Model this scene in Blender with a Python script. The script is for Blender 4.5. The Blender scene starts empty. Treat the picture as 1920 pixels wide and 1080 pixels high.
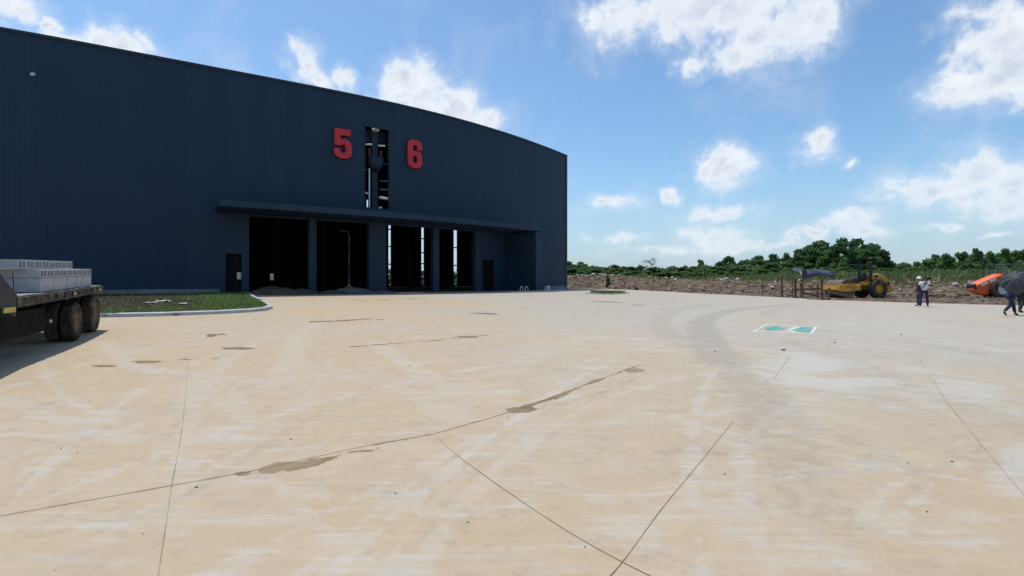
import bpy, bmesh, math, random
import numpy as np
from mathutils import Vector, Matrix, noise
random.seed(7); RNG = np.random.default_rng(7)
S = bpy.context.scene
COL = S.collection
R = math.radians

# ------------------------------------------------------------------ camera
F = 1000.0; HZ = 527.0; CAMH = 1.5            # focal length and horizon in photograph pixels, eye height in metres
cd = bpy.data.cameras.new('camera'); cam = bpy.data.objects.new('camera', cd); COL.objects.link(cam)
cd.sensor_width = 36.0; cd.lens = 36.0 * F / 1920.0; cd.shift_y = -(540.0 - HZ) / 1920.0
cd.clip_start = 0.05; cd.clip_end = 6000.0
cam.location = (0, 0, CAMH); cam.rotation_euler = (R(90), 0, 0)
S.camera = cam

# ------------------------------------------------------------------ sky, sun, exposure
SUN_EL = R(71); SUN_AZ = math.atan2(-0.80, 0.60)     # from behind the building, a little to its left
S.view_settings.view_transform = 'Standard'; S.view_settings.look = 'None'
S.view_settings.exposure = 0.0; S.view_settings.gamma = 1.0; S.view_settings.use_curve_mapping = False
sd = bpy.data.lights.new('sun', 'SUN'); sd.energy = 3.6; sd.angle = R(0.5); sd.color = (1.0, 0.955, 0.89)
sun = bpy.data.objects.new('sun', sd); COL.objects.link(sun)
sdir = Vector((math.sin(SUN_AZ) * math.cos(SUN_EL), math.cos(SUN_AZ) * math.cos(SUN_EL), math.sin(SUN_EL)))
sun.rotation_euler = sdir.to_track_quat('Z', 'Y').to_euler(); sun.location = sdir * 200

W = bpy.data.worlds.new('World'); S.world = W; W.use_nodes = True
def build_world():
    nt = W.node_tree; N = nt.nodes; L = nt.links
    N.clear()
    out = N.new('ShaderNodeOutputWorld'); bg = N.new('ShaderNodeBackground'); bg.inputs['Strength'].default_value = 0.1
    L.new(bg.outputs[0], out.inputs[0])
    sky = N.new('ShaderNodeTexSky'); sky.sky_type = 'NISHITA'; sky.sun_disc = False
    sky.sun_elevation = SUN_EL; sky.sun_rotation = SUN_AZ % (2 * math.pi)
    sky.air_density = 1.0; sky.dust_density = 1.2; sky.ozone_density = 1.6; sky.altitude = 50
    tc = N.new('ShaderNodeTexCoord'); sep = N.new('ShaderNodeSeparateXYZ'); L.new(tc.outputs['Generated'], sep.inputs[0])
    def math_(op, a, b=None, c=None, clamp=False):
        m = N.new('ShaderNodeMath'); m.operation = op; m.use_clamp = clamp
        for i, v in enumerate((a, b, c)):
            if v is None: continue
            if isinstance(v, (int, float)): m.inputs[i].default_value = v
            else: L.new(v, m.inputs[i])
        return m.outputs[0]
    def ramp(v, a, b, c=0.0, d=1.0):
        m = N.new('ShaderNodeMapRange'); m.interpolation_type = 'SMOOTHSTEP'
        L.new(v, m.inputs[0]); m.inputs[1].default_value = a; m.inputs[2].default_value = b
        m.inputs[3].default_value = c; m.inputs[4].default_value = d
        return m.outputs[0]
    az = math_('ARCTAN2', sep.outputs['X'], sep.outputs['Y']); el = math_('ARCSINE', sep.outputs['Z'])
    comb = N.new('ShaderNodeCombineXYZ'); L.new(az, comb.inputs[0]); L.new(el, comb.inputs[1])
    def tex(scale, detail, rough, dist=0.0, vec=None):
        t = N.new('ShaderNodeTexNoise'); t.inputs['Scale'].default_value = scale; t.inputs['Detail'].default_value = detail
        t.inputs['Roughness'].default_value = rough; t.inputs['Distortion'].default_value = dist
        L.new(vec or comb.outputs[0], t.inputs['Vector']); return t
    wn = tex(17, 4, 0.55)
    sub = N.new('ShaderNodeVectorMath'); sub.operation = 'SUBTRACT'; L.new(wn.outputs['Color'], sub.inputs[0]); sub.inputs[1].default_value = (.5, .5, .5)
    wsc = N.new('ShaderNodeVectorMath'); wsc.operation = 'MULTIPLY_ADD'; L.new(sub.outputs[0], wsc.inputs[0])
    wsc.inputs[1].default_value = (0.085, 0.06, 0); L.new(comb.outputs[0], wsc.inputs[2])
    P = wsc.outputs[0]
    # clouds: bearing and height taken from where each one stands in the sky: (x, y, half width, half height, thickness)
    CL = [(1330, 20, 200, 62, 1.0), (1440, 62, 105, 62, 1.0), (1205, 20, 110, 42, .9), (1300, 122, 38, 26, .9), (1115, 40, 34, 22, .75), (1530, 25, 70, 55, .8),
          (1380, 100, 70, 40, .8), (1250, 70, 60, 40, .8),
          (1895, 75, 100, 78, 1.0), (1850, 150, 105, 34, .95), (1930, 130, 100, 60, 1.0), (1800, 95, 45, 35, .55), (1870, 20, 60, 45, .8),
          (1352, 318, 54, 32, 1.05), (1330, 306, 26, 20, 1.0), (1540, 272, 36, 30, .72), (1585, 300, 26, 12, .45),
          (1760, 350, 120, 30, .95), (1830, 325, 70, 42, 1.0), (1890, 345, 100, 52, .95), (1690, 362, 55, 20, .85), (1900, 385, 80, 30, .7),
          (1135, 384, 52, 15, .85), (1267, 371, 20, 14, .75), (1345, 397, 64, 16, .85), (1330, 445, 80, 26, .72), (1390, 455, 50, 18, .62),
          (1605, 412, 52, 20, .85), (1640, 432, 70, 18, .62), (1540, 430, 34, 14, .8), (1490, 440, 30, 12, .7), (1770, 427, 36, 12, .82), (1165, 450, 60, 13, .6),
          (1880, 442, 40, 9, .55), (1460, 458, 60, 12, .6), (1250, 470, 120, 14, .5),
          (190, 78, 46, 32, 1.05), (235, 92, 60, 24, 1.05), (262, 84, 24, 20, 1.0), (100, 56, 17, 15, .9), (25, 18, 70, 34, .75), (135, 85, 60, 20, .9),
          (575, 122, 30, 34, 1.05), (590, 150, 40, 22, .95), (650, 148, 28, 22, .62),
          (775, 168, 58, 40, 1.1), (850, 198, 46, 32, 1.1), (735, 175, 34, 24, 1.0), (905, 226, 38, 22, 1.05), (820, 215, 90, 30, 1.0), (690, 190, 40, 20, .6)]
    acc = None
    for (px, py, rx, ry, th) in CL:
        dx = px - 960; dd = math.hypot(F, dx)
        a0 = math.atan2(dx, F); e0 = math.atan2(HZ - py, dd)
        rx *= 1.12; ry *= 1.12; sx = (rx / dd) * (F / dd); sy = (ry / dd) * math.cos(e0) ** 2
        v = N.new('ShaderNodeVectorMath'); v.operation = 'MULTIPLY_ADD'; L.new(P, v.inputs[0])
        v.inputs[1].default_value = (1 / sx, 1 / sy, 0); v.inputs[2].default_value = (-a0 / sx, -e0 / sy, 0)
        ln = N.new('ShaderNodeVectorMath'); ln.operation = 'LENGTH'; L.new(v.outputs[0], ln.inputs[0])
        d = math_('MULTIPLY_ADD', ln.outputs['Value'], -0.62, 0.66 + (th - 1.0) * 0.55)
        acc = d if acc is None else math_('SMOOTH_MAX', acc, d, 0.12)
    n1 = tex(9, 9, 0.62, 0.2); n2 = tex(34, 7, 0.62, 0.3)
    nn = math_('ADD', math_('MULTIPLY_ADD', n1.outputs['Fac'], 1.15, -0.575), math_('MULTIPLY_ADD', n2.outputs['Fac'], 0.85, -0.425))
    dens = math_('ADD', acc, nn)
    mask = math_('ADD', math_('MULTIPLY', ramp(dens, -0.06, 0.44), 0.72), math_('MULTIPLY', ramp(dens, -0.46, 0.26), 0.28))
    # thin veil of high cloud and the whitening towards the horizon
    veil = tex(5, 6, 0.6, 0.6)
    vm = math_('MULTIPLY', ramp(veil.outputs['Fac'], 0.46, 0.8), 0.30)
    hz = ramp(el, -0.02, 0.22, 0.72, 0.0)
    # cloud shade: bright tops, slightly grey thick lower parts
    sh = tex(22, 6, 0.6, 0.3)
    grey = math_('MULTIPLY', ramp(dens, 0.18, 0.65), ramp(sh.outputs['Fac'], 0.30, 0.66))
    cc = N.new('ShaderNodeMix'); cc.data_type = 'RGBA'; L.new(grey, cc.inputs['Factor'])
    cc.inputs['A'].default_value = (9.0, 9.4, 9.9, 1); cc.inputs['B'].default_value = (6.3, 7.0, 8.2, 1)
    hzm = N.new('ShaderNodeMix'); hzm.data_type = 'RGBA'; L.new(hz, hzm.inputs['Factor'])
    gain = N.new('ShaderNodeMix'); gain.data_type = 'RGBA'; gain.blend_type = 'MULTIPLY'; gain.inputs['Factor'].default_value = 1.0
    L.new(sky.outputs[0], gain.inputs['A']); gain.inputs['B'].default_value = (1.18, 1.47, 1.62, 1)
    L.new(gain.outputs['Result'], hzm.inputs['A']); hzm.inputs['B'].default_value = (4.9, 6.3, 7.8, 1)
    ve = N.new('ShaderNodeMix'); ve.data_type = 'RGBA'; L.new(vm, ve.inputs['Factor']); L.new(hzm.outputs['Result'], ve.inputs['A']); ve.inputs['B'].default_value = (8.0, 8.6, 9.4, 1)
    fin = N.new('ShaderNodeMix'); fin.data_type = 'RGBA'; L.new(math_('MULTIPLY', mask, ramp(el, 0.03, 0.24, 0.74, 0.98)), fin.inputs['Factor'])
    L.new(ve.outputs['Result'], fin.inputs['A']); L.new(cc.outputs['Result'], fin.inputs['B'])
    L.new(fin.outputs['Result'], bg.inputs['Color'])
build_world()

# ------------------------------------------------------------------ helpers
def tag(o, label=None, cat=None, group=None, kind=None):
    if label: o['label'] = label
    if cat: o['category'] = cat
    if group: o['group'] = group
    if kind: o['kind'] = kind
    return o
def empty(name, loc, rz=0.0, label=None, cat=None, group=None):
    o = bpy.data.objects.new(name, None); COL.objects.link(o); o.empty_display_size = 0.3
    o.location = loc; o.rotation_euler = (0, 0, rz)
    return tag(o, label, cat, group)
def link(name, me, mat, parent=None, smooth=False):
    o = bpy.data.objects.new(name, me); COL.objects.link(o)
    if mat is not None:
        for m in (mat if isinstance(mat, (list, tuple)) else (mat,)): me.materials.append(m)
    if smooth: me.polygons.foreach_set('use_smooth', [True] * len(me.polygons))
    if parent is not None: o.parent = parent
    return o
def copy_tree(o, parent=None):
    c = o.copy(); COL.objects.link(c)
    if parent is not None: c.parent = parent
    for ch in list(o.children): copy_tree(ch, c)
    return c
class MB:
    def __init__(s): s.v = []; s.f = []
    def add(s, vs, fs):
        b = len(s.v); s.v += [tuple(v) for v in vs]; s.f += [tuple(b + i for i in f) for f in fs]; return s
    def box(s, c, d, M=None, bevel=0.0):
        x, y, z = d[0] / 2, d[1] / 2, d[2] / 2
        if bevel <= 0:
            vs = [Vector((sx * x, sy * y, sz * z)) for sx in (-1, 1) for sy in (-1, 1) for sz in (-1, 1)]
            fs = [(0, 1, 3, 2), (4, 6, 7, 5), (0, 4, 5, 1), (2, 3, 7, 6), (0, 2, 6, 4), (1, 5, 7, 3)]
        else:
            bm = bmesh.new(); bmesh.ops.create_cube(bm, size=1.0); bmesh.ops.scale(bm, vec=d, verts=bm.verts)
            bmesh.ops.bevel(bm, geom=bm.edges[:], offset=bevel, segments=2, affect='EDGES', profile=.6)
            bm.verts.ensure_lookup_table(); vs = [v.co.copy() for v in bm.verts]; fs = [[v.index for v in f.verts] for f in bm.faces]; bm.free()
        c = Vector(c); vs = [(M @ v if M is not None else v) + c for v in vs]
        return s.add(vs, fs)
    def tube(s, pts, rad, n=8, cap=True):
        pts = [Vector(p) for p in pts]; rads = rad if isinstance(rad, (list, tuple)) else [rad] * len(pts)
        vs = []; fs = []; ref = None
        for i, p in enumerate(pts):
            d = (pts[min(i + 1, len(pts) - 1)] - pts[max(i - 1, 0)]).normalized()
            if ref is None: ref = d.orthogonal().normalized()
            u = (ref - d * ref.dot(d))
            u = u.normalized() if u.length > 1e-6 else d.orthogonal().normalized()
            ref = u; w = d.cross(u)
            for k in range(n):
                a = 2 * math.pi * k / n; vs.append(p + (u * math.cos(a) + w * math.sin(a)) * rads[i])
        for i in range(len(pts) - 1):
            for k in range(n):
                a = i * n + k; b = i * n + (k + 1) % n; fs.append((a, b, b + n, a + n))
        if cap: fs.append(tuple(range(n - 1, -1, -1))); fs.append(tuple(range((len(pts) - 1) * n, len(pts) * n)))
        return s.add(vs, fs)
    def lathe(s, prof, c, axis='Y', n=28):       # prof: (radius, along axis)
        vs = []; fs = []; m = len(prof)
        for k in range(n):
            a = 2 * math.pi * k / n
            for r, h in prof:
                if axis == 'Y': vs.append((c[0] + r * math.cos(a), c[1] + h, c[2] + r * math.sin(a)))
                elif axis == 'Z': vs.append((c[0] + r * math.cos(a), c[1] + r * math.sin(a), c[2] + h))
                else: vs.append((c[0] + h, c[1] + r * math.cos(a), c[2] + r * math.sin(a)))
        for k in range(n):
            for j in range(m - 1):
                a = k * m + j; b = ((k + 1) % n) * m + j; fs.append((a, b, b + 1, a + 1))
        return s.add(vs, fs)
    def prism(s, pts, y0, y1):                   # outline in x,z pushed along y
        n = len(pts); vs = [(x, y0, z) for x, z in pts] + [(x, y1, z) for x, z in pts]
        fs = [tuple(range(n - 1, -1, -1)), tuple(range(n, 2 * n))] + [(i, (i + 1) % n, n + (i + 1) % n, n + i) for i in range(n)]
        return s.add(vs, fs)
    def ball(s, c, r, nu=14, nv=9):
        rx, ry, rz = r if isinstance(r, (tuple, list)) else (r, r, r)
        vs = []; fs = []
        for j in range(nv + 1):
            t = math.pi * j / nv
            for k in range(nu):
                a = 2 * math.pi * k / nu
                vs.append((c[0] + rx * math.sin(t) * math.cos(a), c[1] + ry * math.sin(t) * math.sin(a), c[2] + rz * math.cos(t)))
        for j in range(nv):
            for k in range(nu): fs.append((j * nu + k, (j + 1) * nu + k, (j + 1) * nu + (k + 1) % nu, j * nu + (k + 1) % nu))
        return s.add(vs, fs)
    def mesh(s, name):
        me = bpy.data.meshes.new(name); me.from_pydata(s.v, [], s.f); me.validate(); me.update()
        bm = bmesh.new(); bm.from_mesh(me); bmesh.ops.recalc_face_normals(bm, faces=bm.faces[:]); bm.to_mesh(me); bm.free()
        return me
    def build(s, name, mat, parent=None, smooth=False, bevel=0.0):
        o = link(name, s.mesh(name), mat, parent, False)
        if bevel > 0:
            b = o.modifiers.new('bevel', 'BEVEL'); b.width = bevel; b.segments = 2; b.limit_method = 'ANGLE'; b.angle_limit = R(40)
        if smooth:
            o.data.polygons.foreach_set('use_smooth', [True] * len(o.data.polygons))
            o.data.set_sharp_from_angle(angle=R(42))
        return o

def pbr(name, c1, c2=None, scale=3.0, rough=0.6, metal=0.0, bump=0.0, bscale=None, lo=0.35, hi=0.65, c3=None, s3=0.7, t3=(0.56, 0.68), coord='Object', detail=8, spec=None):
    m = bpy.data.materials.new(name); m.use_nodes = True; nt = m.node_tree; N = nt.nodes; L = nt.links
    b = N['Principled BSDF']; b.inputs['Roughness'].default_value = rough; b.inputs['Metallic'].default_value = metal
    if spec is not None: b.inputs['Specular IOR Level'].default_value = spec
    tc = N.new('ShaderNodeTexCoord')
    def nz(sc, det=detail):
        t = N.new('ShaderNodeTexNoise'); t.inputs['Scale'].default_value = sc; t.inputs['Detail'].default_value = det; t.inputs['Roughness'].default_value = 0.62
        L.new(tc.outputs[coord], t.inputs['Vector']); return t
    def mix(fac, a, bb):
        x = N.new('ShaderNodeMix'); x.data_type = 'RGBA'; L.new(fac, x.inputs['Factor'])
        for key, v in (('A', a), ('B', bb)):
            if isinstance(v, tuple): x.inputs[key].default_value = (*v, 1)
            else: L.new(v, x.inputs[key])
        return x.outputs['Result']
    def rmp(v, a, bb):
        x = N.new('ShaderNodeMapRange'); x.interpolation_type = 'SMOOTHSTEP'; L.new(v, x.inputs[0]); x.inputs[1].default_value = a; x.inputs[2].default_value = bb; return x.outputs[0]
    if c2 is None: b.inputs['Base Color'].default_value = (*c1, 1)
    else:
        col = mix(rmp(nz(scale).outputs['Fac'], lo, hi), c1, c2)
        if c3 is not None: col = mix(rmp(nz(s3).outputs['Fac'], *t3), col, c3)
        L.new(col, b.inputs['Base Color'])
    if bump > 0:
        bp = N.new('ShaderNodeBump'); bp.inputs['Strength'].default_value = bump; bp.inputs['Distance'].default_value = 0.05
        L.new(nz(bscale or scale * 4).outputs['Fac'], bp.inputs['Height']); L.new(bp.outputs[0], b.inputs['Normal'])
    return m

M = {}
M['trim'] = pbr('dark_trim', (.010, .016, .027), (.014, .022, .036), 4, .5)
M['black'] = pbr('black_panel', (.0035, .0035, .005), (.006, .006, .008), 5, .7, spec=.15)
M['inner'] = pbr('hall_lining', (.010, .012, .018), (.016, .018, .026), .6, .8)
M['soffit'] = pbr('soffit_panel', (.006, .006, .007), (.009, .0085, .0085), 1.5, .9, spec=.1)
M['plinth'] = pbr('plinth_concrete', (.16, .16, .16), (.24, .235, .23), 1.2, .85, bump=.2, c3=(.11, .10, .09))
M['slab'] = pbr('slab_concrete', (.36, .34, .31), (.44, .42, .39), 1.0, .85, bump=.2)
M['red'] = pbr('red_sign_paint', (.52, .020, .028), (.60, .028, .036), 2, .5)
M['steel'] = pbr('pale_steel', (.55, .55, .55), (.66, .66, .66), 3, .45)
M['bluesteel'] = pbr('blue_steel', (.030, .052, .085), (.04, .065, .10), 3, .5)
M['white'] = pbr('white_paint', (.74, .74, .72), (.80, .80, .78), 4, .5)
M['paper'] = pbr('paper', (.62, .58, .46), (.70, .66, .54), 3, .8)
M['yellow'] = pbr('yellow_paint', (.55, .42, .08), (.62, .48, .12), 3, .5)
M['rust'] = pbr('rusty_steel', (.065, .042, .03), (.11, .065, .04), 5, .85, bump=.3)
M['wood'] = pbr('weathered_wood', (.09, .055, .035), (.17, .11, .07), 6, .9, bump=.3)
M['tyre'] = pbr('tyre_rubber', (.022, .021, .02), (.045, .040, .034), 6, .85, c3=(.10, .085, .065), s3=2.2, t3=(.5, .68))
M['tyre_dusty'] = pbr('dusty_tyre_rubber', (.024, .021, .018), (.055, .046, .036), 5, .9, spec=.2, c3=(.11, .09, .065), s3=2.0, t3=(.45, .62))

M['clad_plain'] = pbr('navy_panel', (.014, .032, .056), (.022, .043, .068), 1.2, .55, spec=.25)
# ------------------------------------------------------------------ plan of the place
ROOF = [(0, 55.6), (100, 73.5), (200, 92), (300, 110), (400, 128.7), (500, 149), (600, 168.5), (700, 187.5), (760, 199.5), (831, 217), (912, 241), (990, 266.8), (1063, 292.5)]
_rc = np.polyfit([(p[0] - 500) / 500 for p in ROOF], [p[1] for p in ROOF], 4)
BASE = 0.70; ROOFZ = CAMH + 12.4; RIGHT = 1063.0
def wall_depth(c):
    c = float(c)
    if c < 0:
        y0 = np.polyval(_rc, -1.0); s = (np.polyval(_rc, -0.98) - y0) / 10.0; y = y0 + s * c
    else: y = np.polyval(_rc, (c - 500) / 500)
    return F * 12.4 / (HZ - y)
def WP(c):
    z = wall_depth(c); return Vector(((c - 960) / F * z, z, 0))
def WT(c):
    t = (WP(c + 6) - WP(c - 6)); t.z = 0; return t.normalized()
def WN(c):
    t = WT(c); return Vector((t.y, -t.x, 0))
def wall_pt(c, h, out=0.0):
    p = WP(c) + WN(c) * out; return Vector((p.x, p.y, BASE + h))
def wall_h(c, y): return (CAMH - BASE) + (HZ - y) * wall_depth(c) / F        # height above the floor of a mark seen on the wall
def col_for(px, out):                             # wall column whose point set OUT metres proud is seen at px
    a, b = px - 160.0, px + 160.0
    for _ in range(40):
        m = (a + b) / 2; p = WP(m) + WN(m) * out
        if 960 + F * p.x / p.y < px: a = m
        else: b = m
    return (a + b) / 2
LEFT = -330.0
cols = np.linspace(LEFT, RIGHT, 60)
WALL = np.array([[WP(c).x, WP(c).y] for c in cols])
ARC = np.concatenate([[0], np.cumsum(np.hypot(*(WALL[1:] - WALL[:-1]).T))])
def arc_of(c): return float(np.interp(c, cols, ARC))
def seg_dist(P_, poly):
    P_ = np.asarray(P_, float); poly = np.asarray(poly, float); best = np.full(len(P_), 1e9)
    for a, b in zip(poly[:-1], poly[1:]):
        d = b - a; t = np.clip(((P_ - a) @ d) / max(d @ d, 1e-12), 0, 1)
        best = np.minimum(best, np.hypot(*(P_ - a - t[:, None] * d).T))
    return best
def sst(a, b, x):
    t = np.clip((x - a) / (b - a), 0, 1); return t * t * (3 - 2 * t)
BACKD = Vector((-0.40, 0.917, 0)).normalized(); BACKV = BACKD * 30.0
FOOT = [tuple(p) for p in WALL] + [(WALL[-1][0] + BACKV.x, WALL[-1][1] + BACKV.y), (WALL[0][0] + BACKV.x, WALL[0][1] + BACKV.y)]
def in_poly(P_, poly):
    P_ = np.asarray(P_, float); x, y = P_.T; r = np.zeros(len(P_), bool); n = len(poly)
    for i in range(n):
        x1, y1 = poly[i]; x2, y2 = poly[(i + 1) % n]
        if y1 == y2: continue
        r ^= ((y1 > y) != (y2 > y)) & (x < (x2 - x1) * (y - y1) / (y2 - y1) + x1)
    return r
def gh(P_):
    """height of the paved yard: it climbs 0.7 m towards the docks"""
    s = seg_dist(P_, WALL); s = np.where(in_poly(P_, FOOT), 0, s)
    return BASE * (1 - sst(2.5, 21.0, s)) - 0.004
def g1(x, y): return float(gh([(x, y)])[0])
_zz = np.exp(np.linspace(math.log(0.8), math.log(150), 500))
def G(px, py):
    """point of the yard seen at a photograph pixel"""
    dx = (px - 960) / F; dz = (HZ - py) / F
    f = CAMH + dz * _zz - gh(np.c_[dx * _zz, _zz])
    i = int(np.argmax(f < 0)) or len(_zz) - 1
    a, b = _zz[i - 1], _zz[i]
    for _ in range(18):
        m = (a + b) / 2
        if CAMH + dz * m - g1(dx * m, m) > 0: a = m
        else: b = m
    return Vector((dx * a, a, g1(dx * a, a)))
def at(px, py, depth): return Vector(((px - 960) / F * depth, depth, CAMH + (HZ - py) / F * depth))
EDGE = [(7.5, 57.5), (13, 66), (21, 61.5), (24.3, 50.5), (26, 41), (27.8, 37), (31.2, 32.8), (45, 22.5), (75, 8)]
YARD = [tuple(p) for p in WALL] + EDGE + [(80, -40), (-70, -40), (-70, 10)]
UNION_EDGE = EDGE + [(80, -40), (-70, -40), (-70, 10), tuple(WALL[0])] + FOOT[-1:] + FOOT[-2:-1] + [tuple(WALL[-1]), EDGE[0]]
def terrain(P_):
    P_ = np.asarray(P_, float); ins = in_poly(P_, YARD) | in_poly(P_, FOOT)
    e = seg_dist(P_, UNION_EDGE); e = np.where(ins, 0, e); x, y = P_.T
    w = sst(4, 10, x + (y - 60) * 0.1)
    top = 1.55 + 0.75 * (1 - sst(12, 30, x)) + 0.25 * sst(60, 140, e)
    nz_ = np.array([noise.fractal(Vector((a * .35, b * .35, 0)), 0.9, 2.1, 5) for a, b in P_])
    n2_ = np.array([noise.noise(Vector((a * .09, b * .09, 3.0))) for a, b in P_])
    sh_ = 5.5 * sst(29, 35, x) * (1 - sst(60, 75, x)); face = sst(7.0 + sh_, 15.5 + sh_, e + 2.2 * n2_)
    bank = 0.03 + .10 * sst(0, 4, e) + (top - .13) * face
    rough = (0.05 + 0.24 * sst(1, 9, e) * (1 - .6 * sst(22, 40, e))) * nz_ * sst(0, 2.5, e)
    out = w * (bank + rough) + (1 - w) * (0.55 + .05 * nz_)
    return np.where(ins, gh(P_) - 0.22, out), e, ins

# ------------------------------------------------------------------ ground sheets
def polar(rs, azs):
    A, Rr = np.meshgrid(azs, rs); P_ = np.c_[(Rr * np.sin(A)).ravel(), (Rr * np.cos(A)).ravel()]
    nr, na = len(rs), len(azs); f = []
    idx = np.arange(nr * na).reshape(nr, na)
    q = np.stack([idx[:-1, :-1], idx[:-1, 1:], idx[1:, 1:], idx[1:, :-1]], -1).reshape(-1, 4)
    return P_, q
def grid_obj(name, V3, q, mat):
    me = bpy.data.meshes.new(name); used = np.unique(q); remap = np.full(len(V3), -1); remap[used] = np.arange(len(used))
    q = remap[q][:, ::-1]; V3 = V3[used]
    me.vertices.add(len(V3)); me.vertices.foreach_set('co', V3.astype(np.float32).ravel())
    me.loops.add(q.size); me.loops.foreach_set('vertex_index', q.astype(np.int32).ravel())
    me.polygons.add(len(q)); me.polygons.foreach_set('loop_start', (np.arange(len(q)) * 4).astype(np.int32))
    me.update(calc_edges=True); me.validate()
    o = link(name, me, mat, None, True); return o, used
dg = lambda a, b, s: np.arange(R(a), R(b), R(s))
azT = np.unique(np.round(np.r_[dg(-180, -6, 4), dg(-6, 52, .34), dg(52, 180.1, 4), [R(180)]], 6))
rsT = np.r_[np.geomspace(3, 30, 20)[:-1], np.arange(30, 105, .5), np.geomspace(105, 3500, 42)]
PT, qT = polar(rsT, azT); zT, eT, inT = terrain(PT)
M['soil'] = pbr('rubble_soil', (.085, .060, .040), (.16, .118, .082), .8, .95, spec=.1, bump=.8, bscale=6, c3=(.22, .18, .14), s3=1.6, t3=(.52, .66), detail=12)
M['field'] = M['soil']
ter, _ = grid_obj('terrain', np.c_[PT, zT], qT, M['soil'])
tag(ter, 'rough brown earth rising behind the paved yard', 'ground', kind='structure')

azY = np.unique(np.round(np.r_[dg(-180, -58, 4), dg(-58, 58, .17), dg(58, 180.1, 4), [R(180)]], 6))
rsY = np.r_[[.05], np.geomspace(.6, 82, 460)]
PY, qY = polar(rsY, azY)
cen = PY[qY].mean(1)
keep = in_poly(cen, YARD) & (np.hypot(*cen.T) < 81)
qY = qY[keep]; zY = gh(PY)
# --- marks on the concrete: r wet mud, g tyre rubber, b pale scour / laitance, a ochre dust
marks = np.zeros((len(PY), 4))
wob = np.array([noise.fractal(Vector((a * 2.3, b * 2.3, 5)), 1.0, 2.0, 3) for a, b in PY])
wob2 = np.array([noise.fractal(Vector((a * .6, b * .6, 9)), 1.0, 2.0, 3) for a, b in PY])
def curve_pts(pix, n=10):
    p = np.array(pix, float); t = np.linspace(0, len(p) - 1, (len(p) - 1) * n + 1)
    if len(p) < 3: P2 = np.c_[np.interp(t, range(len(p)), p[:, 0]), np.interp(t, range(len(p)), p[:, 1])]
    else:
        out = []
        for u in t:
            i = min(int(u), len(p) - 2); f = u - i; p0 = p[max(i - 1, 0)]; p1 = p[i]; p2 = p[i + 1]; p3 = p[min(i + 2, len(p) - 1)]
            out.append(.5 * (2 * p1 + (p2 - p0) * f + (2 * p0 - 5 * p1 + 4 * p2 - p3) * f * f + (3 * p1 - p0 - 3 * p2 + p3) * f ** 3))
        P2 = np.array(out)
    return [G(*q) for q in P2]
def stroke(ch, pix, w, soft, amt, wobble=.0, n=5, lines=0):
    pts = np.array([(p.x, p.y) for p in curve_pts(pix, n)])
    lo = pts.min(0) - w - soft - .6; hi = pts.max(0) + w + soft + .6
    sel = np.where(((PY > lo) & (PY < hi)).all(1))[0]
    if not len(sel): return
    d = seg_dist(PY[sel], pts) + wobble * wob[sel]
    v = amt * (1 - sst(w, w + soft, d))
    if lines: v = v * (0.55 + .45 * np.sign(np.sin(d / w * lines * math.pi)))
    marks[sel, ch] = np.maximum(marks[sel, ch], v)
def blot(ch, px, py, rx, ry, amt, soft=.35, wobble=.35):
    c = G(px, py); r1 = abs(G(px + rx, py).x - c.x); r2 = abs(G(px, py - ry).y - G(px, py + ry).y) / 2
    dx = (PY[:, 0] - c.x); dy = PY[:, 1] - c.y; sh = (px - 960) / F
    d = np.hypot((dx - sh * dy) / r1, dy / r2) + wobble * (wob + .6 * wob2)
    marks[:, ch] = np.maximum(marks[:, ch], amt * (1 - sst(1 - soft, 1 + soft, d)))
# wet mud along the joints and in shallow hollows
for (x, y, rx, ry, a) in [(452, 888, 18, 5, 1), (975, 768, 22, 4, 1), (1190, 694, 20, 4, .6), (397, 629, 12, 3.4, 1), (416, 627, 8, 1.6, .8), (445, 653, 32, 2.6, 1), (279, 679, 30, 2.8, 1), (195, 686, 24, 2, .8), (350, 674, 14, 1.6, .9), (400, 672, 14, 1.2, .5), (876, 632, 20, 1.6, 1),
                          (910, 588, 26, 1.2, .9), (712, 599, 10, 1, .7), (1140, 566, 34, 1.0, .8), (1195, 572, 12, 1, .7), (480, 610, 14, 1.4, .4), (1030, 566, 30, 1, .35), (1890, 594, 20, 1.5, .5)]:
    blot(0, x, y, rx, ry, a, .4, .6)
for pts, w, sf, a, wb in [([(505, 880), (560, 871), (625, 856), (690, 845)], .012, .06, 1, .10), ([(525, 878), (570, 871), (610, 861), (640, 852)], .035, .05, 1, .12), ([(550, 880), (585, 872), (600, 866)], .03, .05, .9, .1), ([(640, 850), (680, 847), (708, 842)], .02, .05, .9, .1),
                          ([(0, 968), (150, 941), (320, 911), (500, 877)], .004, .02, .5, .03), ([(700, 834), (810, 814), (880, 795), (960, 771)], .004, .03, .55, .03), ([(960, 770), (1040, 745), (1110, 717), (1200, 684)], .010, .05, .75, .06),
                          ([(585, 604), (630, 602), (690, 598)], .10, .12, .9, .15), ([(668, 650), (700, 647), (735, 645)], .06, .08, .9, .12), ([(735, 645), (800, 640), (830, 637)], .04, .07, .6, .12), ([(840, 635), (876, 632), (915, 628)], .03, .07, .75, .1), ([(665, 563), (720, 562), (800, 560)], .08, .12, .8, .15),
                          ([(960, 775), (1050, 757), (1120, 739), (1190, 712)], .012, .05, .42, .06)]:
    stroke(0, pts, w, sf, a, wb)
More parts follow.
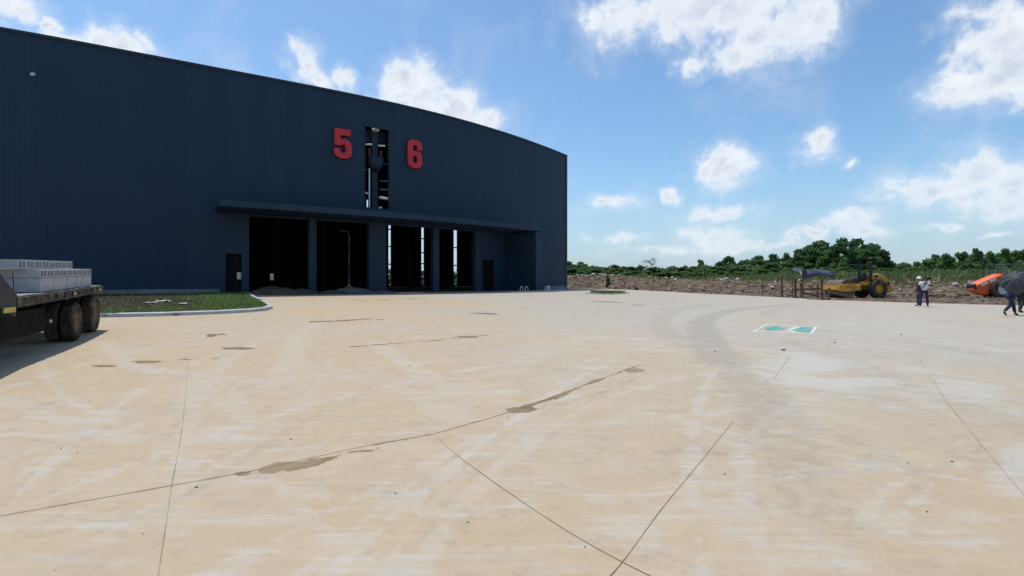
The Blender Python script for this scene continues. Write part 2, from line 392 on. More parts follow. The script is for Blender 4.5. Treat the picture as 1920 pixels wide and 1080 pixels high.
# dark rubber sweeps
for pts, w, a in [([(1330, 569), (1262, 584), (1238, 602), (1252, 625), (1300, 650)], .26, .5), ([(1480, 571), (1370, 583), (1318, 602), (1322, 635), (1360, 680)], .30, .7), ([(1360, 680), (1410, 730), (1450, 790), (1480, 850)], .22, .55), ([(1480, 850), (1500, 900), (1530, 960)], .16, .35),
                  ([(1620, 570), (1470, 578), (1440, 590)], .25, .45), ([(1545, 620), (1640, 632), (1760, 650), (1919, 678)], .22, .4), ([(1480, 640), (1600, 680), (1720, 730), (1919, 800)], .2, .38),
                  ([(1440, 745), (1500, 790), (1600, 830), (1720, 900)], .12, .35), ([(1240, 846), (1350, 848), (1420, 852), (1560, 880)], .06, .3), ([(1300, 560), (1180, 575), (1050, 600)], .3, .2), ([(1750, 600), (1860, 612), (1919, 622)], .2, .35),
                  ([(70, 960), (85, 1010), (110, 1060)], .015, .35), ([(800, 930), (900, 965), (1000, 985)], .03, .3), ([(820, 880), (960, 930)], .03, .2), ([(1600, 690), (1700, 780), (1919, 900)], .16, .28), ([(1560, 560), (1500, 600), (1560, 640)], .2, .25)]:
    stroke(1, pts, w, w * 1.3, a, .15)
stroke(1, [(1238, 848), (1290, 847), (1350, 850)], .05, .03, .6, .05)
# pale scour tracks
for pts, w, a in [([(520, 720), (545, 670), (560, 630), (600, 606)], .16, .45), ([(600, 706), (560, 670), (545, 640)], .12, .35), ([(350, 790), (370, 740), (400, 700)], .07, .4), ([(400, 700), (440, 745), (470, 790)], .07, .4), ([(0, 745), (120, 790), (250, 828)], .09, .5), ([(190, 640), (260, 690), (350, 700), (480, 715)], .12, .5),
                  ([(370, 700), (420, 760), (480, 800)], .07, .4), ([(700, 640), (760, 680), (830, 720), (940, 752)], .13, .5), ([(940, 700), (1020, 660), (1100, 630)], .2, .35), ([(330, 1000), (345, 900), (365, 820)], .08, .4), ([(385, 850), (390, 820), (400, 800)], .1, .4), ([(520, 900), (600, 985), (720, 1079)], .035, .5), ([(580, 900), (660, 985), (790, 1079)], .02, .4),
                  ([(1826, 812), (1730, 880), (1640, 940), (1610, 1000)], .010, .55), ([(1850, 835), (1760, 900), (1690, 965), (1640, 1020)], .010, .55), ([(1420, 800), (1560, 830), (1720, 860)], .02, .6), ([(1450, 950), (1520, 1010), (1600, 1079)], .05, .4), ([(1750, 620), (1640, 600), (1560, 588)], .2, .35), ([(1660, 720), (1540, 712), (1440, 705)], .12, .8)]:
    stroke(2, pts, w, w * 1.4, a, .12)
stroke(1, [(1838, 822), (1745, 890), (1665, 952), (1625, 1010)], .06, .03, .25, .03, lines=3)
for (x, y, rx, ry, a) in [(1500, 685, 110, 22, .85), (1560, 716, 120, 12, .9), (1800, 735, 120, 30, .7), (1730, 690, 70, 20, .5), (880, 735, 110, 28, .5), (830, 770, 60, 20, .45), (1010, 655, 70, 16, .4), (1905, 885, 50, 40, .8), (1320, 970, 150, 45, .6), (1190, 990, 110, 40, .55), (1500, 780, 90, 30, .4), 
                          (1460, 1040, 120, 40, .45), (1560, 610, 60, 10, .4), (1690, 592, 70, 8, .35), (1320, 590, 120, 10, .3), (560, 640, 40, 8, .4), (240, 660, 50, 12, .4), (1810, 1000, 80, 40, .45), (1640, 860, 120, 30, .3), (680, 720, 120, 26, .3), (150, 900, 120, 40, .25), (420, 970, 120, 50, .25)]:
    blot(2, x, y, rx, ry, a, .7, .8)
for (x, y, rx, ry, a) in [(870, 569, 40, 1.6, 1), (810, 571, 90, 1.6, .6), (700, 575, 90, 2, .5), (600, 579, 60, 3, .5), (850, 562, 60, 1.2, .6), (770, 554, 40, .8, .6), (1420, 600, 60, 4, .35), (1850, 598, 70, 4, .35), (1180, 552, 20, 1, .5), (560, 585, 50, 3, .5)]:
    blot(3, x, y, rx, ry, a, .5, .5)

def world_stroke(ch, pts, w, soft, amt, wobble=0.):
    lo = pts.min(0) - w - soft - .5; hi = pts.max(0) + w + soft + .5; sel = np.where(((PY > lo) & (PY < hi)).all(1))[0]
    if not len(sel): return
    d = seg_dist(PY[sel], pts) + wobble * wob[sel]; v = amt * (1 - sst(w, w + soft, d)); marks[sel, ch] = np.maximum(marks[sel, ch], v)
for k in range(70):                                   # the passes of lorry wheels, in pairs
    c = G(random.uniform(0, 1920), random.choice((590, 640, 720, 840, 960)) + random.uniform(-30, 40)); hd = random.uniform(0, math.pi); rad = random.choice((-1, 1)) * random.uniform(7, 40); Ln = random.uniform(4, 11) * (1 + c.y * .05)
    sw = random.uniform(.035, .10); ch = 2 if random.random() < .62 else 1; am = random.uniform(.28, .62) * (1 if ch == 2 else .62)
    for off in ((0, 1.85) if random.random() < .5 else (0,)):
        t_ = np.linspace(-.5, .5, 14) * Ln; a_ = hd + t_ / rad; x_ = np.cumsum(np.cos(a_)) * Ln / 14; y_ = np.cumsum(np.sin(a_)) * Ln / 14
        P_ = np.c_[c.x + x_ - x_.mean() - np.sin(a_) * off, c.y + y_ - y_.mean() + np.cos(a_) * off]; world_stroke(ch, P_, sw * .5, sw, am, .10)
        if random.random() < .6: world_stroke(ch, P_ + np.c_[-np.sin(a_), np.cos(a_)] * (sw * 2.2), sw * .3, sw * .5, am * .8, .06)

def yard_material():
    m = bpy.data.materials.new('yard_concrete'); m.use_nodes = True; nt = m.node_tree; N = nt.nodes; L = nt.links
    b = N['Principled BSDF']; geo = N.new('ShaderNodeNewGeometry'); at_ = N.new('ShaderNodeAttribute'); at_.attribute_name = 'marks'
    sp = N.new('ShaderNodeSeparateColor'); L.new(at_.outputs['Color'], sp.inputs[0])
    def nz(sc, det=8, ro=.6, vec=None, dist=0):
        t = N.new('ShaderNodeTexNoise'); t.inputs['Scale'].default_value = sc; t.inputs['Detail'].default_value = det; t.inputs['Roughness'].default_value = ro; t.inputs['Distortion'].default_value = dist
        L.new(vec or geo.outputs['Position'], t.inputs['Vector']); return t.outputs['Fac']
    def rmp(v, a, bb, c=0., d=1.):
        x = N.new('ShaderNodeMapRange'); x.interpolation_type = 'SMOOTHSTEP'; L.new(v, x.inputs[0])
        for i, q in enumerate((a, bb, c, d)): x.inputs[i + 1].default_value = q
        return x.outputs[0]
    def mm(op, a, bb):
        x = N.new('ShaderNodeMath'); x.operation = op
        for i, v in enumerate((a, bb)):
            if isinstance(v, (int, float)): x.inputs[i].default_value = v
            else: L.new(v, x.inputs[i])
        return x.outputs[0]
    def mix(fac, a, bb, bl='MIX'):
        x = N.new('ShaderNodeMix'); x.data_type = 'RGBA'; x.blend_type = bl
        if isinstance(fac, float): x.inputs['Factor'].default_value = fac
        else: L.new(fac, x.inputs['Factor'])
        for key, v in (('A', a), ('B', bb)):
            if isinstance(v, tuple): x.inputs[key].default_value = (*v, 1)
            else: L.new(v, x.inputs[key])
        return x.outputs['Result']
    mp = N.new('ShaderNodeMapping'); L.new(geo.outputs['Position'], mp.inputs[0]); mp.inputs['Rotation'].default_value = (0, 0, R(-32)); mp.inputs['Scale'].default_value = (.35, 1.6, 1)
    brush = nz(3.2, 9, .65, mp.outputs[0], .4)
    mp2 = N.new('ShaderNodeMapping'); L.new(geo.outputs['Position'], mp2.inputs[0]); mp2.inputs['Rotation'].default_value = (0, 0, R(20)); mp2.inputs['Scale'].default_value = (.5, 1.3, 1)
    brush2 = nz(1.1, 10, .66, mp2.outputs[0], .8)
    big = nz(.16, 5, .55); mid = nz(.75, 9, .62, None, .5); fine = nz(9, 8, .7); grit = nz(55, 4, .7)
    # warm beige on the left and near, greyer to the far right where the slab is cleaner
    spx = N.new('ShaderNodeSeparateXYZ'); L.new(geo.outputs['Position'], spx.inputs[0])
    grad = rmp(mm('ADD', mm('MULTIPLY', spx.outputs['X'], 1.0), mm('MULTIPLY', spx.outputs['Y'], .40)), -3., 17.)
    grad = mm('ADD', grad, mm('MULTIPLY', mm('SUBTRACT', big, .5), 1.1))
    mp3 = N.new('ShaderNodeMapping'); L.new(geo.outputs['Position'], mp3.inputs[0]); mp3.inputs['Rotation'].default_value = (0, 0, R(62)); mp3.inputs['Scale'].default_value = (.28, 3.2, 1)
    scrape = nz(5.0, 7, .6, mp3.outputs[0], .3)
    mott = nz(3.0, 10, .68, None, .6); tiny = nz(24, 6, .72)
    base = mix(rmp(grad, .1, .95), WARM, GREY)
    base = mix(rmp(mid, .36, .66, 0., .42), base, (.43, .345, .25))
    base = mix(rmp(big, .42, .62, 0., .35), base, (.43, .375, .30))
    base = mix(rmp(brush2, .46, .70, 0., .40), base, (.50, .435, .34))
    base = mix(rmp(brush, .50, .74, 0., .30), base, (.40, .325, .24))
    base = mix(rmp(scrape, .54, .72, 0., .40), base, (.50, .45, .375))
    base = mix(rmp(mott, .44, .70, 0., .30), base, (.39, .32, .235))
    base = mix(rmp(mott, .48, .28, 0., .28), base, (.53, .455, .35))
    base = mix(rmp(fine, .40, .68, 0., .30), base, (.37, .305, .225))
    base = mix(rmp(tiny, .52, .70, 0., .35), base, (.31, .26, .20))
    base = mix(rmp(grit, .66, .76, 0., .45), base, (.24, .20, .155))
    edge = mm('ADD', mm('MULTIPLY', mm('SUBTRACT', fine, .5), 1.6), mm('MULTIPLY', mm('SUBTRACT', mott, .5), 1.3))
    pn = mm('ADD', mm('MULTIPLY', mm('SUBTRACT', brush, .5), 1.2), mm('ADD', mm('MULTIPLY', mm('SUBTRACT', mott, .5), .9), mm('MULTIPLY', mm('SUBTRACT', scrape, .5), 1.2)))
    pale = mm('MULTIPLY', rmp(mm('ADD', sp.outputs['Blue'], pn), .10, 1.05, 0., .58), rmp(sp.outputs['Blue'], .0, .35))
    base = mix(pale, base, (.50, .50, .475))
    tn = mm('ADD', mm('MULTIPLY', mm('SUBTRACT', brush2, .5), 1.0), mm('ADD', mm('MULTIPLY', mm('SUBTRACT', mott, .5), 1.0), mm('MULTIPLY', mm('SUBTRACT', fine, .5), .8)))
    ty = mm('MULTIPLY', rmp(mm('ADD', sp.outputs['Green'], tn), .05, 1.1), rmp(sp.outputs['Green'], 0., .3))
    base = mix(mm('MULTIPLY', ty, .48), base, (.23, .212, .185))
    oc = mm('MULTIPLY', rmp(at_.outputs['Alpha'], .05, .9), rmp(fine, .25, .6))
    base = mix(mm('MULTIPLY', oc, .75), base, (.50, .34, .12))
    wet = rmp(mm('ADD', sp.outputs['Red'], mm('MULTIPLY', edge, .55)), .40, .56)
    halo = rmp(mm('ADD', sp.outputs['Red'], edge), .05, .5, 0., .35)
    base = mix(halo, base, (.33, .265, .19)); base = mix(mm('MULTIPLY', wet, .9), base, mix(rmp(mott, .4, .6), (.175, .118, .058), (.28, .205, .115)))
    L.new(base, b.inputs['Base Color'])
    L.new(rmp(wet, 0., 1., .78, .42), b.inputs['Roughness']); b.inputs['Specular IOR Level'].default_value = .10
    bp = N.new('ShaderNodeBump'); bp.inputs['Strength'].default_value = .35; bp.inputs['Distance'].default_value = .012
    L.new(mm('ADD', mm('MULTIPLY', fine, 1.0), mm('MULTIPLY', grit, .5)), bp.inputs['Height']); L.new(bp.outputs[0], b.inputs['Normal'])
    return m
WARM = (.465, .355, .228); GREY = (.40, .375, .325)
M['yard'] = yard_material()
yard, usedY = grid_obj('pavement', np.c_[PY, zY], qY, M['yard'])
tag(yard, 'wide beige concrete yard with joints, tyre sweeps and damp patches', 'yard', kind='structure')
ca = yard.data.attributes.new('marks', 'FLOAT_COLOR', 'POINT'); ca.data.foreach_set('color', marks[usedY].astype(np.float32).ravel())

def ribbon(mb, pts, w, dz=.004):
    pts = [Vector(p) for p in pts]; vs = []
    for i, p in enumerate(pts):
        d = pts[min(i + 1, len(pts) - 1)] - pts[max(i - 1, 0)]; s = Vector((-d.y, d.x, 0)).normalized() * (w / 2)
        for q in (p + s, p - s): vs.append((q.x, q.y, g1(q.x, q.y) + dz))
    mb.add(vs, [(2 * i, 2 * i + 1, 2 * i + 3, 2 * i + 2) for i in range(len(pts) - 1)])
M['joint'] = pbr('joint_filler', (.17, .14, .105), (.40, .325, .235), 1.4, .9, lo=.3, hi=.62)
jm = MB()
for pix, w in [([(-60, 980), (0, 968), (150, 941), (320, 911), (430, 891), (500, 877), (650, 844), (700, 834), (810, 814), (880, 795), (960, 771), (1110, 717), (1200, 684)], .016),
               ([(820, 820), (865, 860), (960, 928), (1070, 1000), (1170, 1056), (1260, 1100)], .010), ([(352, 678), (347, 750), (338, 825), (322, 910), (310, 990), (296, 1082)], .010),
               ([(1715, 660), (1770, 746), (1800, 785), (1845, 840), (1900, 905), (1960, 975)], .013), ([(1140, 1085), (1170, 1050), (1240, 955), (1310, 870), (1345, 826), (1375, 790)], .010),
               ([(1450, 712), (1480, 670)], .010), ([(1195, 686), (1245, 683)], .014), ([(560, 603), (690, 599)], .02), ([(660, 650), (920, 627)], .016), ([(180, 689), (360, 674), (420, 668)], .014)]:
    ribbon(jm, curve_pts(pix, 8), w * .58)
tag(jm.build('pavement_joint', M['joint']), 'thin dark saw cut joints crossing the concrete', 'joint', kind='structure')
gravel = MB()
for _ in range(38):
    px, py = random.uniform(20, 1900), 600 + 470 * random.random() ** 1.3; c = G(px, py); r = random.uniform(.002, .0052) * (1 + .12 * min(c.y, 14))
    gravel.ball((c.x, c.y, c.z + r * .4), (r * random.uniform(.8, 1.5), r, r * .7), 6, 4)
for (px, py, r) in [(1469, 657, .034), (1565, 643, .022), (1690, 628, .022), (983, 578, .025), (545, 824, .008), (368, 914, .009), (1785, 866, .009), (1340, 660, .018), (1240, 580, .035)]:
    c = G(px, py); gravel.ball((c.x, c.y, c.z + r * .4), (r * 1.4, r, r * .7), 7, 5)
tag(gravel.build('gravel', pbr('grit_stone', (.10, .085, .07), (.20, .17, .14), 20, .9)), 'scattered dark grit and pebbles on the concrete', 'grit', kind='stuff')

# ------------------------------------------------------------------ warehouse
def clad_material():
    m = bpy.data.materials.new('navy_cladding'); m.use_nodes = True; nt = m.node_tree; N = nt.nodes; L = nt.links; b = N['Principled BSDF']
    uv = N.new('ShaderNodeUVMap'); uv.uv_map = 'UVMap'; sp = N.new('ShaderNodeSeparateXYZ'); L.new(uv.outputs[0], sp.inputs[0])
    def mth(op, a, bb=None):
        x = N.new('ShaderNodeMath'); x.operation = op
        for i, v in enumerate((a, bb)):
            if v is None: continue
            if isinstance(v, (int, float)): x.inputs[i].default_value = v
            else: L.new(v, x.inputs[i])
        return x.outputs[0]
    rib = mth('PINGPONG', sp.outputs['X'], .10); mr = N.new('ShaderNodeMapRange'); L.new(rib, mr.inputs[0]); mr.inputs[1].default_value = .03; mr.inputs[2].default_value = .055
    bp = N.new('ShaderNodeBump'); bp.inputs['Distance'].default_value = .03; bp.inputs['Strength'].default_value = .5; L.new(mr.outputs[0], bp.inputs['Height']); L.new(bp.outputs[0], b.inputs['Normal'])
    # each sheet (about 1 m wide) is a touch different
    fl = mth('FLOOR', mth('MULTIPLY', sp.outputs['X'], .95)); wn = N.new('ShaderNodeTexWhiteNoise'); wn.noise_dimensions = '1D'; L.new(fl, wn.inputs['W'])
    n = N.new('ShaderNodeTexNoise'); n.inputs['Scale'].default_value = .35; n.inputs['Detail'].default_value = 7; L.new(uv.outputs[0], n.inputs['Vector'])
    mx = N.new('ShaderNodeMix'); mx.data_type = 'RGBA'; L.new(mth('ADD', mth('MULTIPLY', wn.outputs['Value'], .35), mth('MULTIPLY', n.outputs['Fac'], .65)), mx.inputs['Factor'])
    mx.inputs['A'].default_value = (.0125, .031, .062, 1); mx.inputs['B'].default_value = (.021, .043, .078, 1)
    L.new(mx.outputs['Result'], b.inputs['Base Color']); b.inputs['Roughness'].default_value = .55; b.inputs['Specular IOR Level'].default_value = .25
    return m
M['clad'] = clad_material()

def wall_sheet(name, c0, c1, h0, h1, holes, out, thick, mat, parent, step=14.0, ptf=None):
    """wall between columns c0..c1 and heights h0..h1 with rectangular openings (c,c,h,h), real thickness and reveals"""
    ptf = ptf or wall_pt
    xs = sorted(set([round(float(x), 3) for x in np.arange(c0, c1, step)] + [c1] + [x for h in holes for x in h[:2]]))
    ys = sorted(set([h0, h1] + [y for h in holes for y in h[2:]]))
    vs = []; fs = []; uv = []
    nx, ny = len(xs), len(ys); nid = lambda i, j, k: (i * ny + j) * 2 + k
    for x in xs:
        for y in ys:
            for k in (0, 1): vs.append(ptf(x, y, out - k * thick)); uv.append((arc_of(x), y))
    solid = lambda i, j: 0 <= i < nx - 1 and 0 <= j < ny - 1 and not any(h[0] - .004 <= xs[i] and xs[i + 1] <= h[1] + .004 and h[2] - 1e-6 <= ys[j] and ys[j + 1] <= h[3] + 1e-6 for h in holes)
    for i in range(nx - 1):
        for j in range(ny - 1):
            if not solid(i, j): continue
            a, b, c, d = (i, j), (i + 1, j), (i + 1, j + 1), (i, j + 1)
            fs.append([nid(*q, 0) for q in (a, b, c, d)]); fs.append([nid(*q, 1) for q in (d, c, b, a)])
            for (di, dj, p, q) in ((-1, 0, a, d), (1, 0, b, c), (0, -1, a, b), (0, 1, d, c)):
                if not solid(i + di, j + dj): fs.append([nid(*p, 0), nid(*q, 0), nid(*q, 1), nid(*p, 1)])
    me = bpy.data.meshes.new(name); me.from_pydata([tuple(v) for v in vs], [], fs); me.update()
    lay = me.uv_layers.new(name='UVMap')
    for l in me.loops: lay.data[l.index].uv = uv[l.vertex_index]
    bm = bmesh.new(); bm.from_mesh(me); bmesh.ops.recalc_face_normals(bm, faces=bm.faces[:]); bm.to_mesh(me); bm.free()
    return link(name, me, mat, parent)
wh = empty('warehouse', wall_pt(700, 0), 0, 'huge navy blue ribbed metal warehouse with open loading docks', 'warehouse')
# children are built in world coordinates: keep the parent's offset out of them
WH_INV = Matrix.Translation(wh.location).inverted()
def own(o, p=wh, inv=WH_INV): o.parent = p; o.matrix_parent_inverse = inv; return o
HT = ROOFZ - BASE
DOCK_H = 4.72
DOCKS = [(467.0, 578.0), (593.0, 690.0), (723.0, 810.0), (822.0, 888.0)]
win = (684.0, 730.0, wall_h(707, 390), wall_h(707, 239))
holes = [(a, b, 0.0, DOCK_H) for a, b in DOCKS] + [(423.0, 453.0, 0.0, wall_h(438, 476)), (905.0, 926.0, 0.0, wall_h(915, 487)), win]
own(wall_sheet('wall', LEFT, RIGHT, 0.0, HT, holes, 0.0, .25, M['clad'], None, 16.0))
def strip(mb, c0, c1, h0, h1, o0, o1, step=14.0, ptf=None):
    """box that follows the wall between columns, heights and offsets"""
    ptf = ptf or wall_pt
    xs = [c0] + [x for x in np.arange(c0, c1, step) if x > c0 + .5 and x < c1 - .5] + [c1]; n = len(xs)
    vs = [ptf(x, h, o) for x in xs for (h, o) in ((h0, o0), (h1, o0), (h1, o1), (h0, o1))]
    fs = [(i * 4 + k, i * 4 + (k + 1) % 4, i * 4 + 4 + (k + 1) % 4, i * 4 + 4 + k) for i in range(n - 1) for k in range(4)] + [(3, 2, 1, 0), tuple((n - 1) * 4 + k for k in range(4))]
    mb.add(vs, fs)
m = MB(); strip(m, LEFT, RIGHT, HT - .02, HT + .13, -.30, .06); own(m.build('parapet_coping', M['trim']))
for a_, b_ in ((LEFT, 412), (1019, RIGHT)):
    m = MB(); strip(m, a_, b_, -.15, .34, .004, .05); own(m.build('plinth', M['plinth']))
m = MB(); strip(m, RIGHT - 2.2, RIGHT + .2, .3, HT - .03, .004, .035); own(m.build('corner_flashing', M['trim']))
# canopy over the docks with the fin wall that carries its right end
CD = 3.3; cl_ = col_for(412, CD); cr_ = col_for(1005, CD); fr_ = col_for(1018, CD)
CH = (CAMH - BASE) + (HZ - 391) * (WP(cl_) + WN(cl_) * CD).y / F
can = MB(); strip(can, cl_, fr_, CH + .15, CH + .50, .01, CD - .004); can = own(can.build('canopy', M['clad_plain']))
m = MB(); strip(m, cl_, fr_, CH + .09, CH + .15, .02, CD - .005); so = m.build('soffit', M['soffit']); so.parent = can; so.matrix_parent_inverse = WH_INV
m = MB(); strip(m, cl_ - .4, fr_ + .05, CH + .08, CH + .56, CD, CD + .05); fa = m.build('fascia', M['clad_plain']); fa.parent = can; fa.matrix_parent_inverse = WH_INV
m = MB(); strip(m, cr_, fr_, 0, CH + .085, .01, CD - .02); own(m.build('fin_wall', M['clad_plain']))
for a, b in ((578, 593), (690, 723), (810, 822), (888, 897)):
    m = MB(); strip(m, a + .6, b - .6, 0, DOCK_H + .1, .004, .16); own(m.build('pilaster', M['clad_plain']))
# doors beside the docks
for (a, b, h, nt) in ((423, 453, wall_h(438, 476), True), (905, 926, wall_h(915, 487), False)):
    m = MB(); strip(m, a + .8, b - .8, .01, h - .06, -.16, -.11); d = own(m.build('door', M['black']))
    m = MB(); strip(m, a - 1.6, a + .6, 0, h + .06, -.04, .02); strip(m, b - .6, b + 1.6, 0, h + .06, -.04, .02); strip(m, a + .6, b - .6, h - .05, h + .06, -.04, .02)
    fr = m.build('door_frame', M['trim']); fr.parent = d; fr.matrix_parent_inverse = WH_INV
    m = MB(); m.tube([wall_pt(b - 4, 1.0, -.11), wall_pt(b - 4, 1.0, -.06), wall_pt(b - 7, 1.0, -.06)], .015, 6); hd = m.build('handle', M['steel']); hd.parent = d; hd.matrix_parent_inverse = WH_INV
# hall behind: floor, back wall with tall slits, end walls, roof
def back_pt(c, h, out=0.0):
    p = WP(c) + BACKV * (30.0 - 0.0) / 30.0; p = p - BACKD * out; return Vector((p.x, p.y, BASE + h))
def back_col(px):
    a, b = LEFT, RIGHT
    for _ in range(40):
        mm_ = (a + b) / 2; p = back_pt(mm_, 0)
        if 960 + F * p.x / p.y < px: a = mm_
        else: b = mm_
    return (a + b) / 2
slits = [(back_col(x0), back_col(x1), .25, HT - 2.2) for x0, x1 in ((687.6, 690.4), (728.4, 733.0), (790.2, 795.0), (850.8, 857.2))]
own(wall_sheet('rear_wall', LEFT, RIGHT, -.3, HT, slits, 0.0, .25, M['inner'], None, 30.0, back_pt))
for (x0, x1, hs) in ((728.4, 733.0, (2.9, 5.2, 7.4)), (790.2, 795.0, (2.0, 3.1, 4.6, 6.5)), (850.8, 857.2, (3.0, 5.6))):
    a_, b_ = back_col(x0 - 1), back_col(x1 + 1)
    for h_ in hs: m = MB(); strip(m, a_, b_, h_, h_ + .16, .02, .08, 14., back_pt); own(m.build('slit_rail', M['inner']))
def plan_sheet(name, h, mat, thick, front=lambda c: 0.012):
    vs = []; cs = sorted(list(np.linspace(LEFT, RIGHT, 40)) + [680., 680.5, 733., 733.5]); n = len(cs)
    for c in cs:
        for f in (front(c), 0.996):
            p = WP(c) + BACKV * f
            for k in (0, 1): vs.append((p.x, p.y, BASE + h - k * thick))
    fs = []
    for i in range(n - 1):
        a = i * 4; b = a + 4
        fs += [(a, b, b + 2, a + 2), (a + 1, a + 3, b + 3, b + 1), (a, a + 1, b + 1, b), (a + 2, b + 2, b + 3, a + 3)]
    fs += [(0, 2, 3, 1), ((n - 1) * 4, (n - 1) * 4 + 1, (n - 1) * 4 + 3, (n - 1) * 4 + 2)]
    mb = MB(); mb.add(vs, fs); return own(mb.build(name, mat))
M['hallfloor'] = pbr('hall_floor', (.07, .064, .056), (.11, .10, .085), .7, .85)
plan_sheet('hall_floor', .006, M['hallfloor'], .2); plan_sheet('roof', HT - .35, M['inner'], .2, lambda c: .115 if 680.2 < c < 733.2 else .012)  # roof gap behind the tall window is added so sun reaches its rails
for c, nm in ((LEFT + .5, 'end_wall'), (RIGHT - .6, 'end_wall')):
    a = wall_pt(c, 0, -.26); b = back_pt(c, 0, .01); dv = (b - a); mid = (a + b) / 2; Mx = Matrix.Rotation(math.atan2(dv.y, dv.x), 3, 'Z')
    m = MB(); m.box((mid.x, mid.y, BASE + (HT - .6) / 2 - .1), (dv.length - .02, .2, HT - .5), Mx); own(m.build('end_wall', M['clad_plain']))
# steel frame seen through the tall window
wc = 707.0
def in_wall(px, y, out):
    c = col_for(px, out); p = WP(c) + WN(c) * out; return Vector((p.x, p.y, CAMH + (HZ - y) / F * p.y))
cc_ = col_for(702.5, -.75)
m = MB(); strip(m, cc_ - 5.4, cc_ + 5.4, win[2] - 5.5, win[3] + .3, -.95, -.70); own(m.build('window_column', M['clad_plain']))
hop = MB(); hop.lathe([(.03, -.55), (.30, -.50), (.52, -.25), (.60, .02), (.60, .34), (.40, .36)], in_wall(703, 306, -.55), 'Z', 24); own(hop.build('rainwater_hopper', M['clad_plain'], None, True))
for x0, x1 in ((692.5, 295), (714, 300)):
    m = MB(); m.tube([in_wall(x0, x1 + 3, -.55), in_wall(x0, x1 - 17, -.55)], .09, 10); own(m.build('drain_pipe', M['rust'], None, True))
for x0, x1, y0, y1 in ((684, 696, 246, 266), (709, 723, 249, 268)):
    a, b = in_wall(x0, y1, -1.1), in_wall(x1, y0, -1.1); d_ = b - a; m = MB(); m.box((a + b) / 2, (math.hypot(d_.x, d_.y), .06, d_.z), Matrix.Rotation(math.atan2(d_.y, d_.x), 3, 'Z')); own(m.build('upper_panel', M['clad_plain']))
for (x0, x1, y0, y1, t, mt) in ((684.5, 697, 270.5, 271, .06, 'steel'), (709, 722, 273, 274, .06, 'steel'), (688, 694, 338, 339, .05, 'rust'), (711, 726, 339, 341, .07, 'rust'), (684, 692.5, 361, 364, .07, 'white'), (711, 729, 370, 374, .10, 'white'), (710, 715, 390, 391, .10, 'white'), (684, 696, 318, 319, .05, 'rust'), (711, 729, 306, 308, .06, 'bluesteel'), (711, 729, 355, 357, .06, 'bluesteel')):
    m = MB(); m.tube([in_wall(x0, y0, -.5), in_wall(x1, y1, -.5)], t, 6); own(m.build('wall_rail', M[mt]))
m = MB(); m.tube([in_wall(692.4, 392, -.42), in_wall(692.4, 316, -.42)], .055, 8); own(m.build('white_downpipe', M['white'], None, True))
m = MB(); m.lathe([(.0, .12), (.20, .10), (.26, .0), (.22, -.06), (0, -.07)], in_wall(704.5, 244, -.4), 'Z', 16); own(m.build('flood_lamp', M['steel'], None, True))
m = MB(); strip(m, win[0] - .8, win[0] + .6, win[2] - .05, win[3] + .06, -.02, .03); strip(m, win[1] - .6, win[1] + .8, win[2] - .05, win[3] + .06, -.02, .03); strip(m, win[0] + .6, win[1] - .6, win[3] - .04, win[3] + .06, -.02, .03); own(m.build('window_frame', M['trim']))
# frames inside the hall
for c in (520, 640, 765, 850, 930, 380, 240):
    p = WP(c) + BACKV * .5; m = MB(); m.box((p.x, p.y, BASE + (HT - .6) / 2), (.35, .35, HT - .6)); own(m.build('hall_column', M['inner']))

# raised numerals
def numeral(name, outline, hole, c0, ytop, ybot, label):
    cm = c0; h = wall_h(cm, ytop) - wall_h(cm, ybot)
    cu = bpy.data.curves.new(name, 'CURVE'); cu.dimensions = '2D'; cu.fill_mode = 'BOTH'; cu.extrude = .09; cu.bevel_depth = .012; cu.bevel_resolution = 1
    for loop in (outline, hole):
        if not loop: continue
        sp = cu.splines.new('POLY'); sp.points.add(len(loop) - 1); sp.use_cyclic_u = True
        for pt, (x, y) in zip(sp.points, loop): pt.co = (x * h, y * h, 0, 1)
    tmp = bpy.data.objects.new('tmp', cu); COL.objects.link(tmp); bpy.context.view_layer.update()
    me = bpy.data.meshes.new_from_object(tmp.evaluated_get(bpy.context.evaluated_depsgraph_get())); bpy.data.objects.remove(tmp)
    t = WT(cm); k = Vector((0, 0, 1)); n = WN(cm); o = wall_pt(cm, wall_h(cm, ybot), .16)
    me.transform(Matrix((t, k, n)).transposed().to_4x4()); ob = link(name, me, M['red']); ob.location = o
    return tag(ob, label, 'numeral', 'red numerals on the warehouse wall')
def rnd(loop, k=2):
    for _ in range(k):
        out = []
        for i, p in enumerate(loop):
            q = loop[(i + 1) % len(loop)]
            L_ = math.hypot(q[0] - p[0], q[1] - p[1]); f = min(.25, .018 / max(L_, 1e-6))
            out += [(p[0] + (q[0] - p[0]) * f, p[1] + (q[1] - p[1]) * f), (p[0] + (q[0] - p[0]) * (1 - f), p[1] + (q[1] - p[1]) * (1 - f))]
        loop = out
    return loop
five = [(0.02, 1), (.56, 1), (.56, .80), (.21, .80), (.21, .625), (.28, .665), (.40, .665), (.52, .61), (.60, .49), (.60, .19), (.53, .06), (.40, 0), (.20, 0), (.07, .06), (0, .19), (0, .32), (.20, .32), (.20, .24), (.25, .185), (.345, .185), (.395, .24), (.395, .42), (.345, .48), (.26, .48), (.21, .44), (0.02, .44)]
six = [(.56, .65), (.37, .65), (.37, .77), (.33, .825), (.24, .825), (.19, .77), (.19, .57), (.25, .61), (.40, .61), (.51, .57), (.56, .47), (.56, .17), (.51, .06), (.40, 0), (.16, 0), (.05, .06), (0, .17), (0, .83), (.05, .94), (.16, 1), (.40, 1), (.51, .94), (.56, .83)]
numeral('number_sign', rnd(five), None, 624.5, 241, 296, 'raised red numeral 5 on the navy wall left of the tall window')
